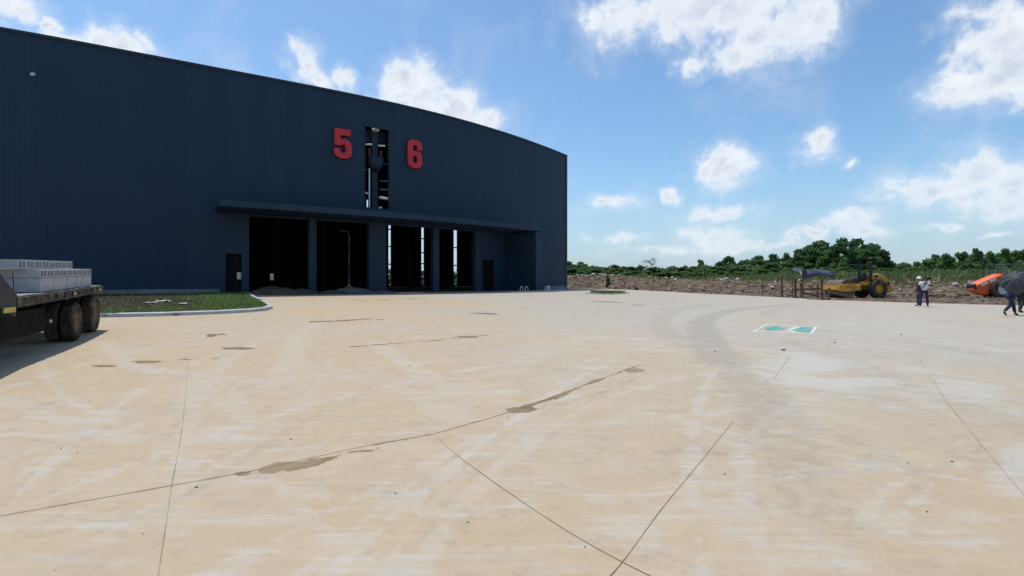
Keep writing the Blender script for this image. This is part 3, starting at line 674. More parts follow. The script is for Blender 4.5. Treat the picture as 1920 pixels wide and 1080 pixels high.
numeral('number_sign', rnd(six), rnd([(.19, .23), (.235, .175), (.325, .175), (.37, .23), (.37, .39), (.325, .445), (.235, .445), (.19, .39)], 1), 762.0, 261, 314, 'raised red numeral 6 on the navy wall right of the tall window')

# little things on and around the warehouse
t = empty('wall_lamp', wall_pt(66, wall_h(66, 141), 0), 0, 'small pale floodlight bracket high on the wall near its left end', 'wall lamp')
m = MB(); m.tube([(0, 0, 0), (.18, -.30, -.02)], .03, 6); m.build('bracket', M['steel'], t)
m = MB(); m.box((.2, -.36, -.08), (.17, .12, .14), Matrix.Rotation(R(35), 3, 'X'), .02); m.build('lamp_head', M['steel'], t)
t = empty('camera_bracket', wall_pt(1061, wall_h(1061, 331), 0), 0, 'tiny white fitting on the right hand corner of the warehouse', 'fitting')
m = MB(); m.tube([(0, 0, 0), (.12, -.2, 0)], .03, 6); m.build('bracket', M['steel'], t); m = MB(); m.box((.14, -.26, -.02), (.12, .2, .1), None, .02); m.build('fitting_body', M['white'], t)
for (c, y, out, lab, w, hh) in ((448.5, 517, -.09, 'pale paper notice on the narrow black door left of the docks', .22, .42), (512.5, 519, -.55, 'pale paper notice hanging in the leftmost loading dock', .2, .4)):
    t_, n_ = WT(c), WN(c); Mx = Matrix((t_, n_, Vector((0, 0, 1)))).transposed(); p = wall_pt(c, wall_h(c, y), out)
    m = MB(); m.box(p, (w, .012, hh), Mx); tag(m.build('paper_notice', M['paper']), lab, 'notice', 'paper notices at the docks')
b0 = wall_pt(752, 0, -3.0); t = empty('bollard', b0, 0, 'short yellow bollard standing inside the third loading dock', 'bollard')
m = MB(); m.lathe([(0, .86), (.07, .85), (.09, .80), (.09, 0), (0, 0)], (0, 0, 0), 'Z', 16); m.build('post', M['yellow'], t, True); m = MB(); m.lathe([(.093, .62), (.093, .5)], (0, 0, 0), 'Z', 16); m.build('band', M['black'], t)
c_ = 664.0; p0 = wall_pt(c_, 0, -1.0); hz_ = wall_h(c_, 431)
m = MB(); m.tube([p0 + Vector((0, 0, .6)), p0 + Vector((0, 0, hz_ - .25)), p0 + Vector((-.06, 0, hz_ - .08)), p0 + Vector((-.22, -.05, hz_)), p0 + Vector((-.6, -.1, hz_ + .02))], .026, 8)
m.box(p0 + Vector((0, 0, .3)), (.16, .16, .6)); tag(m.build('vent_pipe', pbr('grey_pipe', (.10, .10, .10), (.30, .30, .30), 1.6, .6), None, True), 'thin pale pipe with a bent top inside the second loading dock', 'pipe')
for dx, lab in ((978.0, 'small white pipe hoop beside the fin wall, the left one of two'), (987.5, 'small white pipe hoop beside the fin wall, the right one of two')):
    c = col_for(dx, 3.9); p = wall_pt(c, 0, 3.9); p.z = g1(p.x, p.y); t_ = WT(c) * .16; u = Vector((0, 0, 1))
    m = MB(); m.tube([p - t_, p - t_ + u * .28, p - t_ * .5 + u * .40, p + t_ * .5 + u * .40, p + t_ + u * .28, p + t_], .022, 6); tag(m.build('pipe_hoop', M['white'], None, True), lab, 'hoop', 'white pipe hoops by the fin wall')
c = col_for(1027, 1.2); p = wall_pt(c, 0, 1.2); m = MB(); m.lathe([(0, .42), (.1, .40), (.16, .3), (.16, .1), (.13, 0), (0, 0)], (p.x, p.y, g1(p.x, p.y)), 'Z', 14); tag(m.build('bucket', M['white'], None, True), 'small white bucket by the plinth at the right end of the wall', 'bucket')
m = MB(); strip(m, col_for(958, 4.6), col_for(1058, 4.6), -.25, .045, 3.35, 4.6); tag(m.build('pavement', M['slab']), 'pale concrete apron slab at the right end of the docks', 'slab', kind='structure')

# spoil heaps in the docks
def heap(name, c, out, rx, ry, h, mat, label, sd_):
    p = wall_pt(c, 0, out); n = 26; vs = []; fs = []
    t_ = WT(c); n_ = WN(c)
    for j in range(13):
        r = j / 12
        for k in range(n):
            a = 2 * math.pi * k / n; x, y = r * rx * math.cos(a), r * ry * math.sin(a); q = p + t_ * x + n_ * y
            z = h * (max(0, 1 - r * r) ** 1.3) * (1 + .35 * noise.noise(Vector((x * 1.6, y * 1.6, sd_)))) + .06 * noise.noise(Vector((x * 5, y * 5, sd_)))
            vs.append((q.x, q.y, g1(q.x, q.y) + .012 + max(z, -.03)))
    for j in range(12):
        for k in range(n): fs.append((j * n + k, j * n + (k + 1) % n, (j + 1) * n + (k + 1) % n, (j + 1) * n + k))
    mb = MB(); mb.add(vs, fs); return tag(mb.build(name, mat, None, True), label, 'heap', 'heaps of spoil in the docks')
M['spoil'] = pbr('dark_spoil', (.07, .05, .033), (.13, .095, .06), 2, .95, bump=.7, bscale=14)
M['spoilgrey'] = pbr('grey_sand', (.12, .11, .10), (.18, .165, .15), 2, .95, bump=.6, bscale=14)
heap('spoil_heap', 512, 1.2, 1.9, 1.0, .46, M['spoil'], 'brown soil heap before the leftmost dock opening', 1.0)
heap('spoil_heap', 553, 1.4, 1.4, .9, .34, M['spoil'], 'lower brown soil heap beside the first pilaster', 4.0)
heap('spoil_heap', 651, .9, 1.7, 1.0, .42, M['spoilgrey'], 'grey sand heap before the second dock opening', 7.0)
heap('spoil_heap', 612, 1.6, 1.1, .8, .22, M['spoil'], 'small dark soil heap just right of the first pilaster', 12.0)
heap('spoil_heap', 707, 1.0, .9, .6, .18, M['spoilgrey'], 'little grey mortar heap at the foot of the wide central pilaster', 15.0)

# ------------------------------------------------------------------ planted island with kerb
M['kerb'] = pbr('kerb_paint', (.36, .36, .355), (.47, .47, .465), 2.2, .8, bump=.25, c3=(.12, .11, .10), s3=.9, t3=(.56, .62))
M['bedsoil'] = pbr('bed_soil', (.022, .018, .013), (.05, .039, .026), 2.0, .95, spec=.08, bump=.8, bscale=9)
def blade_mat(name, ca_, cb_, cc_):
    m = bpy.data.materials.new(name); m.use_nodes = True; nt = m.node_tree; N = nt.nodes; L = nt.links; b = N['Principled BSDF']; b.inputs['Roughness'].default_value = .7; b.inputs['Specular IOR Level'].default_value = .1
    a = N.new('ShaderNodeAttribute'); a.attribute_name = 'tone'; cr = N.new('ShaderNodeValToRGB'); L.new(a.outputs['Fac'], cr.inputs[0])
    cr.color_ramp.elements[0].color = (*ca_, 1); cr.color_ramp.elements[1].color = (*cc_, 1); e = cr.color_ramp.elements.new(.5); e.color = (*cb_, 1)
    L.new(cr.outputs[0], b.inputs['Base Color']); tr = N.new('ShaderNodeBsdfTranslucent'); L.new(cr.outputs[0], tr.inputs['Color'])
    ms = N.new('ShaderNodeMixShader'); ms.inputs[0].default_value = .28; L.new(b.outputs[0], ms.inputs[1]); L.new(tr.outputs[0], ms.inputs[2]); L.new(ms.outputs[0], N['Material Output'].inputs[0])
    return m
def tone_attr(me, vals):
    at_ = me.attributes.new('tone', 'FLOAT', 'FACE'); at_.data.foreach_set('value', np.asarray(vals, np.float32))
def quads_obj(name, C, U, V, tone, mat, parent=None):
    n = len(C); vs = np.empty((n, 4, 3)); vs[:, 0] = C - U; vs[:, 1] = C + U; vs[:, 2] = C + U * .35 + V; vs[:, 3] = C - U * .35 + V
    me = bpy.data.meshes.new(name); me.from_pydata(vs.reshape(-1, 3).tolist(), [], np.arange(n * 4).reshape(-1, 4).tolist()); me.update(); tone_attr(me, tone)
    return link(name, me, mat, parent)
M['grass'] = blade_mat('lawn_blades', (.085, .15, .040), (.14, .225, .065), (.24, .26, .11))
M['scrub'] = blade_mat('scrub_blades', (.085, .125, .045), (.15, .20, .075), (.30, .29, .16))
front = [G(x, y) for x, y in [(-260, 607), (-60, 601), (100, 597.5), (190, 595.5), (300, 593), (400, 589.5), (470, 585.5), (500, 582.5), (512, 579), (511, 576), (505, 572), (495, 567), (480, 559.5), (470, 553.5)]]
def island(front, back, hgt, kw, label):
    fr = front; n = len(fr); km = MB(); ring = []
    for i, p in enumerate(fr):
        d = fr[min(i + 1, n - 1)] - fr[max(i - 1, 0)]; s = Vector((-d.y, d.x, 0)).normalized(); ring.append((p, p + s * kw))
    vs = []
    for p, q in ring:
        zp = g1(p.x, p.y); zq = g1(q.x, q.y)
        vs += [(p.x, p.y, zp - .02), (p.x + (q.x - p.x) * .12, p.y + (q.y - p.y) * .12, zp + hgt * .85), (p.x + (q.x - p.x) * .3, p.y + (q.y - p.y) * .3, zp + hgt), (q.x, q.y, zq + hgt), (q.x, q.y, zq - .02)]
    fs = [(i * 5 + k, i * 5 + k + 1, i * 5 + 6 + k, i * 5 + 5 + k) for i in range(n - 1) for k in range(4)]
    km.add(vs, fs); return km, [q for _, q in ring]
dense = []
for a, b in zip(front[:-1], front[1:]):
    for k in range(6): dense.append(a.lerp(b, k / 6))
dense.append(front[-1])
km, inner = island(dense, None, .13, .22, '')
tag(km.build('kerb', M['kerb'], None, True), 'grey and black painted concrete kerb curving round the grass bed', 'kerb', kind='structure')
bed_poly = [(p.x, p.y) for p in inner]
back = [wall_pt(c, 0, .06) for c in (468, 440, 400, 300, 200, 100, 0, -150, -300)]
bed_poly += [(p.x, p.y) for p in back]
xs = np.arange(min(p[0] for p in bed_poly), max(p[0] for p in bed_poly), .28); ys = np.arange(min(p[1] for p in bed_poly), max(p[1] for p in bed_poly), .28)
bm_ = bmesh.new(); vv = [bm_.verts.new((p[0], p[1], 0)) for p in bed_poly]; bm_.faces.new(vv); bmesh.ops.triangulate(bm_, faces=bm_.faces[:])
for _ in range(3): bmesh.ops.subdivide_edges(bm_, edges=[e for e in bm_.edges if e.calc_length() > .9], cuts=1, use_grid_fill=True)
bmesh.ops.triangulate(bm_, faces=bm_.faces[:])
for v in bm_.verts: v.co.z = g1(v.co.x, v.co.y) + .10 + .035 * noise.noise(Vector((v.co.x * 1.1, v.co.y * 1.1, 2)))
me = bpy.data.meshes.new('planting_bed'); bm_.to_mesh(me); bm_.free(); bed = link('ground', me, M['bedsoil']); tag(bed, 'dark bare soil bed between kerb and warehouse wall', 'soil bed', kind='structure')
if bed.data.polygons[0].normal.z < 0: bed.data.flip_normals()
def sample_poly(poly, n):
    lo = np.min(poly, 0); hi = np.max(poly, 0); out = np.zeros((0, 2))
    while len(out) < n:
        c = RNG.uniform(lo, hi, (n * 3, 2)); out = np.r_[out, c[in_poly(c, poly)]]
    return out[:n]
pts = sample_poly(bed_poly, 60000)
px_ = 960 + F * pts[:, 0] / pts[:, 1]; sfr = seg_dist(pts, [(p.x, p.y) for p in inner])
nz_ = np.array([noise.noise(Vector((a * .8, b * .8, 11))) for a, b in pts])
dens = sst(330, 430, px_ + 60 * nz_) * (.85 - .5 * sst(6, 8, sfr)) + (1 - sst(330, 430, px_)) * (.55 * (1 - sst(.6, 2.4, sfr + 1.2 * nz_)) + .06) + .25 * sst(.25, .5, nz_)
ok = (RNG.random(len(pts)) < dens) & (px_ > -150); pts = pts[ok]; n = len(pts)
a_ = RNG.uniform(0, 2 * math.pi, n); hgt = RNG.uniform(.035, .10, n); zb = gh(pts) + .10
C = np.c_[pts, zb]; U = np.c_[np.cos(a_), np.sin(a_), np.zeros(n)] * RNG.uniform(.008, .02, n)[:, None]
Vv = np.c_[RNG.normal(0, .075, n), RNG.normal(0, .075, n), hgt * .8]
tag(quads_obj('grass', C, U, Vv, np.clip(RNG.normal(.42, .22, n), 0, 1), M['grass']), 'short patchy green grass growing in the kerbed bed', 'grass', kind='stuff')
M['palelitter'] = pbr('litter_sheet', (.34, .33, .31), (.5, .49, .47), 4, .8)
for (x, y, s, lab) in ((285, 573, .26, 'flat pale litter sheet lying on the dark soil bed'), (306, 570.5, .26, 'crumpled white litter scrap with a peak on the soil bed'), (343, 575, .16, 'smallest white litter scrap on the soil bed, right of the others')):
    c = G(x, y); n_ = 5; mb = MB(); vs = [(c.x + s * (i - 2) * .5 + random.uniform(-.05, .05), c.y + s * (j - 2) * .35, g1(c.x, c.y) + .12 + random.uniform(0, .5) * s * (.25 if 'flat' in lab else .6)) for i in range(n_) for j in range(n_)]
    mb.add(vs, [(i * n_ + j, i * n_ + j + 1, i * n_ + n_ + j + 1, i * n_ + n_ + j) for i in range(n_ - 1) for j in range(n_ - 1)]); o = mb.build('litter', M['palelitter']); sdm = o.modifiers.new('thickness', 'SOLIDIFY'); sdm.thickness = .006
    tag(o, lab, 'litter', 'litter scraps on the soil bed')
# little far island by the end of the building
isl = [G(x, y) for x, y in [(1098, 550.2), (1120, 551.6), (1150, 552), (1172, 551), (1180, 549.6), (1165, 548.4), (1130, 548), (1104, 548.6)]]
cI = sum(isl, Vector()) / len(isl); m = MB(); N8 = len(isl)
vs = [(p.x, p.y, p.z - .02) for p in isl] + [(p.x, p.y, p.z + .07) for p in isl] + [(*(cI.lerp(p, .86))[:2], p.z + .07) for p in isl] + [(*(cI.lerp(p, .85))[:2], p.z + .05) for p in isl]
fs = [(r * N8 + i, r * N8 + (i + 1) % N8, (r + 1) * N8 + (i + 1) % N8, (r + 1) * N8 + i) for r in range(3) for i in range(N8)] + [tuple(3 * N8 + i for i in range(N8))]
m.add(vs, fs); tag(m.build('kerb', M['kerb']), 'low kerbed traffic island at the far end of the yard', 'island', kind='structure')
ip = sample_poly([(cI.lerp(p, .84).x, cI.lerp(p, .84).y) for p in isl], 1500); n = len(ip); a_ = RNG.uniform(0, 6.28, n)
tag(quads_obj('grass', np.c_[ip, gh(ip) + .03], np.c_[np.cos(a_), np.sin(a_), 0 * a_] * .03, np.c_[RNG.normal(0, .05, n), RNG.normal(0, .05, n), RNG.uniform(.05, .18, n)], RNG.uniform(.1, .7, n), M['grass']), 'green grass tuft on the small far traffic island', 'grass', kind='stuff')

# ------------------------------------------------------------------ painted green mark on the concrete
def gquad(mb, pts, dz=.005): mb.add([(p.x, p.y, g1(p.x, p.y) + dz) for p in pts], [tuple(range(len(pts)))])
q00, q10, q11, q01 = G(1410, 622.2), G(1523, 626.2), G(1533, 613.2), G(1436, 607.6)
def bil(u, v):
    a = q00.lerp(q10, u); b = q01.lerp(q11, u); return a.lerp(b, v)
def bpoly(mb, uv, dz):
    gquad(mb, [bil(*p) for p in uv], dz)
def worn(name, c, bg, thr):
    m = pbr(name, c, tuple(x * .85 for x in c), 3, .7); nt = m.node_tree; N = nt.nodes; L = nt.links
    geo = N.new('ShaderNodeNewGeometry'); t = N.new('ShaderNodeTexNoise'); t.inputs['Scale'].default_value = 4.5; t.inputs['Detail'].default_value = 8; t.inputs['Roughness'].default_value = .7; L.new(geo.outputs['Position'], t.inputs['Vector'])
    mr = N.new('ShaderNodeMapRange'); L.new(t.outputs['Fac'], mr.inputs[0]); mr.inputs[1].default_value = thr; mr.inputs[2].default_value = thr + .06
    mx = N.new('ShaderNodeMix'); mx.data_type = 'RGBA'; L.new(mr.outputs[0], mx.inputs['Factor']); b = N['Principled BSDF']; old = b.inputs['Base Color'].links[0].from_socket
    L.new(old, mx.inputs['A']); mx.inputs['B'].default_value = (*bg, 1); L.new(mx.outputs['Result'], b.inputs['Base Color']); return m
mk = empty('floor_marking', bil(.5, .5), 0, 'worn white and teal green painted floor marking on the concrete', 'floor marking'); MKI = Matrix.Translation(mk.location).inverted()
wm = worn('worn_white_paint', (.66, .68, .64), (.42, .38, .31), .49); tm = worn('worn_teal_paint', (.05, .33, .275), (.38, .38, .32), .52)
m = MB()
for uv in ([(0, 0), (1, 0), (1, .09), (0, .09)], [(0, .91), (1, .91), (1, 1), (0, 1)], [(0, .09), (.05, .09), (.05, .91), (0, .91)], [(.95, .09), (1, .09), (1, .91), (.95, .91)]): bpoly(m, uv, .005)
o = m.build('border', wm); o.parent = mk; o.matrix_parent_inverse = MKI
m = MB()
for uv in ([(.08, .5), (.30, .9), (.30, .66), (.46, .66), (.46, .34), (.30, .34), (.30, .1), (.18, .3)], [(.92, .92), (.66, .92), (.74, .70), (.60, .46), (.74, .22), (.94, .10)]): bpoly(m, uv, .005)
o = m.build('arrow', tm); o.parent = mk; o.matrix_parent_inverse = MKI
m = MB()
for uv in ([(.50, .55), (.66, .88), (.72, .70), (.60, .46)], [(.52, .30), (.58, .42), (.70, .22), (.66, .12)]): bpoly(m, uv, .005)
o = m.build('figure', wm); o.parent = mk; o.matrix_parent_inverse = MKI

# ------------------------------------------------------------------ flatbed trailer with hollow blocks
M['trailer_steel'] = pbr('trailer_steel', (.018, .018, .018), (.045, .040, .033), 4, .8, bump=.2, c3=(.15, .10, .035), s3=3.0, t3=(.52, .62))
M['trailer_dark'] = pbr('trailer_underframe', (.007, .0065, .006), (.016, .013, .011), 4, .9, spec=.15)
M['plank'] = pbr('deck_plank', (.20, .17, .14), (.34, .30, .26), 5, .9, bump=.3)
M['rim'] = pbr('ochre_rim', (.14, .085, .03), (.24, .15, .06), 7, .8)
M['neck'] = pbr('gooseneck_paint', (.016, .020, .030), (.03, .034, .042), 2.5, .6)
M['redlens'] = pbr('red_reflector', (.45, .02, .02), (.5, .03, .03), 5, .3)
M['blk'] = pbr('block_concrete', (.38, .38, .385), (.47, .47, .47), 5, .92, bump=.35, bscale=60, c3=(.30, .295, .29), s3=2.5)
pA = G(146, 638.5); pB = G(182, 621)                       # outer wheel feet
ax = (pB - pA); ax.z = 0; ax.normalize(); ang = math.atan2(ax.y, ax.x)
# local x: away from the camera along the trailer, local y: to its left side
t_o = pA.copy(); t_o.z = 0.0
tr = empty('flatbed_trailer', t_o, ang, 'dirty dark flatbed trailer with plank deck parked at the left edge', 'trailer')
def px_at_local(x, y): 
    p = t_o + Matrix.Rotation(ang, 3, 'Z') @ Vector((x, y, 0)); return p
def local_x_for(px, y=0.0):
    a, b = -7.5, 8.0
    for _ in range(40):
        mid = (a + b) / 2; p = px_at_local(mid, y)
        if 960 + F * p.x / p.y < px: a = mid
        else: b = mid
    return (a + b) / 2
xf = local_x_for(194, -.06); xn = local_x_for(34, -.06)
def deck_z(x):
    pf = px_at_local(xf, -.06); pn = px_at_local(xn, -.06); zf = CAMH + (HZ - 535) / F * pf.y; zn = CAMH + (HZ - 556) / F * pn.y
    return zn + (zf - zn) * (x - xn) / (xf - xn)
TW = 2.45
def slab(mb, x0, x1, y0, y1, dz0, dz1):
    vs = [(x, y, deck_z(x) + dz) for x in (x0, x1) for y in (y0, y1) for dz in (dz0, dz1)]
    mb.add(vs, [(0, 1, 3, 2), (4, 6, 7, 5), (0, 4, 5, 1), (2, 3, 7, 6), (0, 2, 6, 4), (1, 5, 7, 3)])
m = MB(); npl = 26
for i in range(npl):
    a = xn + (xf - xn) * i / npl; b = xn + (xf - xn) * (i + 1) / npl - .012; j_ = random.uniform(-.02, .02); slab(m, a, b, -.02 + j_, TW - .02 + j_, -.045, random.uniform(-.004, .006))
m.build('deck', M['plank'], tr)
m = MB(); slab(m, xn - .05, xf + .04, -.06, -.022, -.20, -.022); slab(m, xn - .05, xf + .04, TW - .018, TW + .02, -.20, -.022); slab(m, xf - .0, xf + .05, -.02, TW - .02, -.21, -.01)
for i in range(10):
    a = xn + .4 + (xf - xn - .6) * i / 10; slab(m, a, a + .05, -.085, -.062, -.15, -.05)
m.build('side_rail', M['trailer_steel'], tr)
m = MB(); slab(m, xn, xf - .1, .75, .95, -.55, -.07); slab(m, xn, xf - .1, 1.5, 1.7, -.55, -.07)
for i in range(9): a = xn + .4 + (xf - xn - .8) * i / 8; slab(m, a, a + .08, .0, TW, -.18, -.06)
m.build('chassis', M['trailer_dark'], tr)
for i in range(3):
    a = xn + 1.0 + i * 2.6; m = MB(); m.box((a, -.072, deck_z(a) - .11), (.10, .02, .05), None, .006); m.build('reflector', M['redlens'] if i == 0 else M['paper'], tr)
m = MB(); m.tube([(xf + .05, .1, deck_z(xf) - .03), (xf + .14, .1, deck_z(xf) - .06), (xf + .14, .1, deck_z(xf) - .16), (xf + .05, .1, deck_z(xf) - .19)], .02, 6); m.build('hook', M['rim'], tr)
m = MB(); zN = deck_z(xn)
m.prism([(xn + .03, zN + .02), (xn - .07, zN - .36), (xn - 1.0, zN - .10), (xn - 2.6, zN + .62), (xn - 4.2, zN + .66), (xn - 4.2, zN + .94), (xn - 2.3, zN + 1.00), (xn - 1.5, zN + .78)], -.05, TW); m.build('gooseneck', M['neck'], tr, False, .015)
m = MB(); m.box((xn - .4, -.062, zN - .22), (.5, .02, .09)); m.build('marker_panel', M['yellow'], tr)
m = MB(); m.box((xn + 1.0, .55, .68), (2.6, .8, .52), None, .03); m.build('tool_box', M['trailer_dark'], tr)
m = MB(); m.box((xn + .2, .5, .5), (.12, .12, 1.0)); m.box((xn + .2, .5, .05), (.3, .3, .06)); m.build('landing_leg', M['trailer_steel'], tr)
gapdot_m = MB(); gapdot_m.ball((local_x_for(76, .3), .13, .62), (.03, .03, .045), 10, 7); gapdot_m.build('sunlit_gap_dot', M['paper'], tr, True)  # pale ball added to stand for sunlit ground glimpsed under the deck
def wheel_parts(parent, c, r, w, side, tm, rm, hub=.5, lugs=0, name='wheel'):
    """c: middle of the wheel; axle along local Y; side -1 shows its face to -Y"""
    prof = [(r * hub, -w * .40), (r * .80, -w * .50), (r * .93, -w * .47), (r, -w * .34), (r, w * .34), (r * .93, w * .47), (r * .80, w * .50), (r * hub, w * .40)]
    wl = MB(); wl.lathe(prof, c, 'Y', 36)
    if lugs:
        for k in range(lugs):
            for sgn in (-1, 1):
                a = 2 * math.pi * (k + (.5 if sgn > 0 else 0)) / lugs; Mx = Matrix.Rotation(-a, 3, 'Y') @ Matrix.Rotation(sgn * R(28), 3, 'X')
                wl.box(Vector(c) + Vector((math.cos(a) * r * 1.005, sgn * w * .22, math.sin(a) * r * 1.005)), (.07, w * .5, .07), Mx)
    else:
        pass
    wo = wl.build(name, tm, parent, True)
    s = side; rp = [(r * (hub + .02), s * w * .38), (r * hub, s * w * .42), (r * hub * .92, s * w * .30), (r * hub * .72, s * w * .16), (r * hub * .34, s * w * .18), (r * hub * .30, s * w * .36), (0, s * w * .37)]
    rl = MB(); rl.lathe(rp, c, 'Y', 30)
    for k in range(8):
        a = 2 * math.pi * k / 8; rl.ball((c[0] + math.cos(a) * r * hub * .52, c[1] + s * w * .19, c[2] + math.sin(a) * r * hub * .52), r * .035, 6, 4)
    rl.build('rim', rm, wo, True); return wo
gA = pA.z; gB = pB.z; RA = .475; RB = .53; xb = (pB - pA).length
for (x, r, gz) in ((0.0, RA, gA), (xb - .1, RB, gB)):
    for yy in (.13, .43, TW - .43, TW - .13):
        wheel_parts(tr, (x, yy, gz + r), r, .27, -1 if yy < 1 else 1, M['tyre_dusty'], M['rim'], .52)
    m = MB(); m.tube([(x, .3, gz + r), (x, TW - .3, gz + r)], .07, 10); m.build('axle', M['trailer_dark'], tr)
for y0_ in (.1, TW - .75):
    m = MB(); slab(m, xf - .02, xf + .02, y0_, y0_ + .65, -.55, -.22); m.build('mud_flap', M['tyre'], tr)

# hollow concrete blocks
def block_mesh(L, D, H, open_):
    mb = MB()
    if not open_:
        mb.box((0, 0, H / 2), (L - .010, D - .004, H - .006), None, .008)
    else:
        xs = [-L / 2 + .006, -L * .36, -L * .06, L * .06, L * .36, L / 2 - .006]; zs = [.004, H * .2, H * .80, H - .004]; y0, y1 = -D / 2 + .002, D / 2 - .002
        vs = [(x, y0, z) for x in xs for z in zs]; fs = []; idx = lambda i, j: i * 4 + j
        hol = [(1, 1), (3, 1)]
        for i in range(5):
            for j in range(3):
                if (i, j) not in hol: fs.append((idx(i, j), idx(i + 1, j), idx(i + 1, j + 1), idx(i, j + 1)))
        b = len(vs); 
        for (i, j) in hol:
            k = len(vs); q = [idx(i, j), idx(i + 1, j), idx(i + 1, j + 1), idx(i, j + 1)]; vs += [(vs[a][0], y0 + .26, vs[a][2]) for a in q]
            fs += [(q[n], q[(n + 1) % 4], k + (n + 1) % 4, k + n) for n in range(4)] + [(k, k + 1, k + 2, k + 3)]
        k = len(vs); vs += [(xs[0], y1, zs[0]), (xs[-1], y1, zs[0]), (xs[-1], y1, zs[-1]), (xs[0], y1, zs[-1])]
        B = [idx(i, 0) for i in range(6)]; T = [idx(i, 3) for i in range(6)]; Lf = [idx(0, j) for j in range(4)]; Rt = [idx(5, j) for j in range(4)]
        fs += [tuple(B) + (k + 1, k), tuple(T) + (k + 2, k + 3), tuple(Lf) + (k + 3, k), tuple(Rt) + (k + 2, k + 1), (k, k + 1, k + 2, k + 3)]
        mb.add(vs, fs)
    me = mb.mesh('hollow_block'); me.materials.append(M['blk']); return me
def block_row(x0, x1, y, z0, L, D, H, open_, label, group, only=None):
    me = block_mesh(L, D, H, open_); n = max(1, int(round((x1 - x0) / L)))
    for i in range(n):
        if only is not None and i >= only: break
        x = x0 + (i + .5) * L; o = bpy.data.objects.new('hollow_block' if open_ else 'concrete_block', me); COL.objects.link(o)
        o.location = t_o + Matrix.Rotation(ang, 3, 'Z') @ Vector((x, y + random.uniform(-.012, .012), deck_z(x) + z0)); slope = math.atan2(deck_z(xf) - deck_z(xn), xf - xn)
        o.rotation_euler = (0, -slope, ang + random.uniform(-.008, .008)); tag(o, label, 'block', group)
bx0 = local_x_for(75, .06); bx1 = local_x_for(172, .06); BL = (bx1 - bx0) / 9.0
block_row(bx0, bx1, .27, .008, BL, .42, .29, False, 'plain grey block face in the bottom course on the trailer deck', 'plain blocks in the bottom course')
block_row(bx0, bx1, .27, .30, BL, .42, .175, True, 'grey hollow block with two holes in the middle course on the trailer', 'hollow blocks in the middle course')
block_row(bx0 - .25, bx1 - .8, .27 + .26, .477, BL, .42, .20, True, 'grey hollow block with two holes in the set back top course', 'hollow blocks in the top course')
for k in (1, 2, 3):
    for z0, h in ((.008, .29), (.30, .175)):
        block_row(bx0 + .0, bx1, .27 + .425 * k, z0, BL, .42, h, False, 'plain grey block at the near end of the stack, behind the holed front row', 'plain blocks at the near end of the stack', only=1 if k > 1 else 9)
    if k > 1: block_row(bx0 - .25, bx1, .53 + .425 * (k - 1), .477, BL, .42, .20, False, 'plain grey block at the near end of the top course', 'plain blocks at the near end of the top course', only=1)

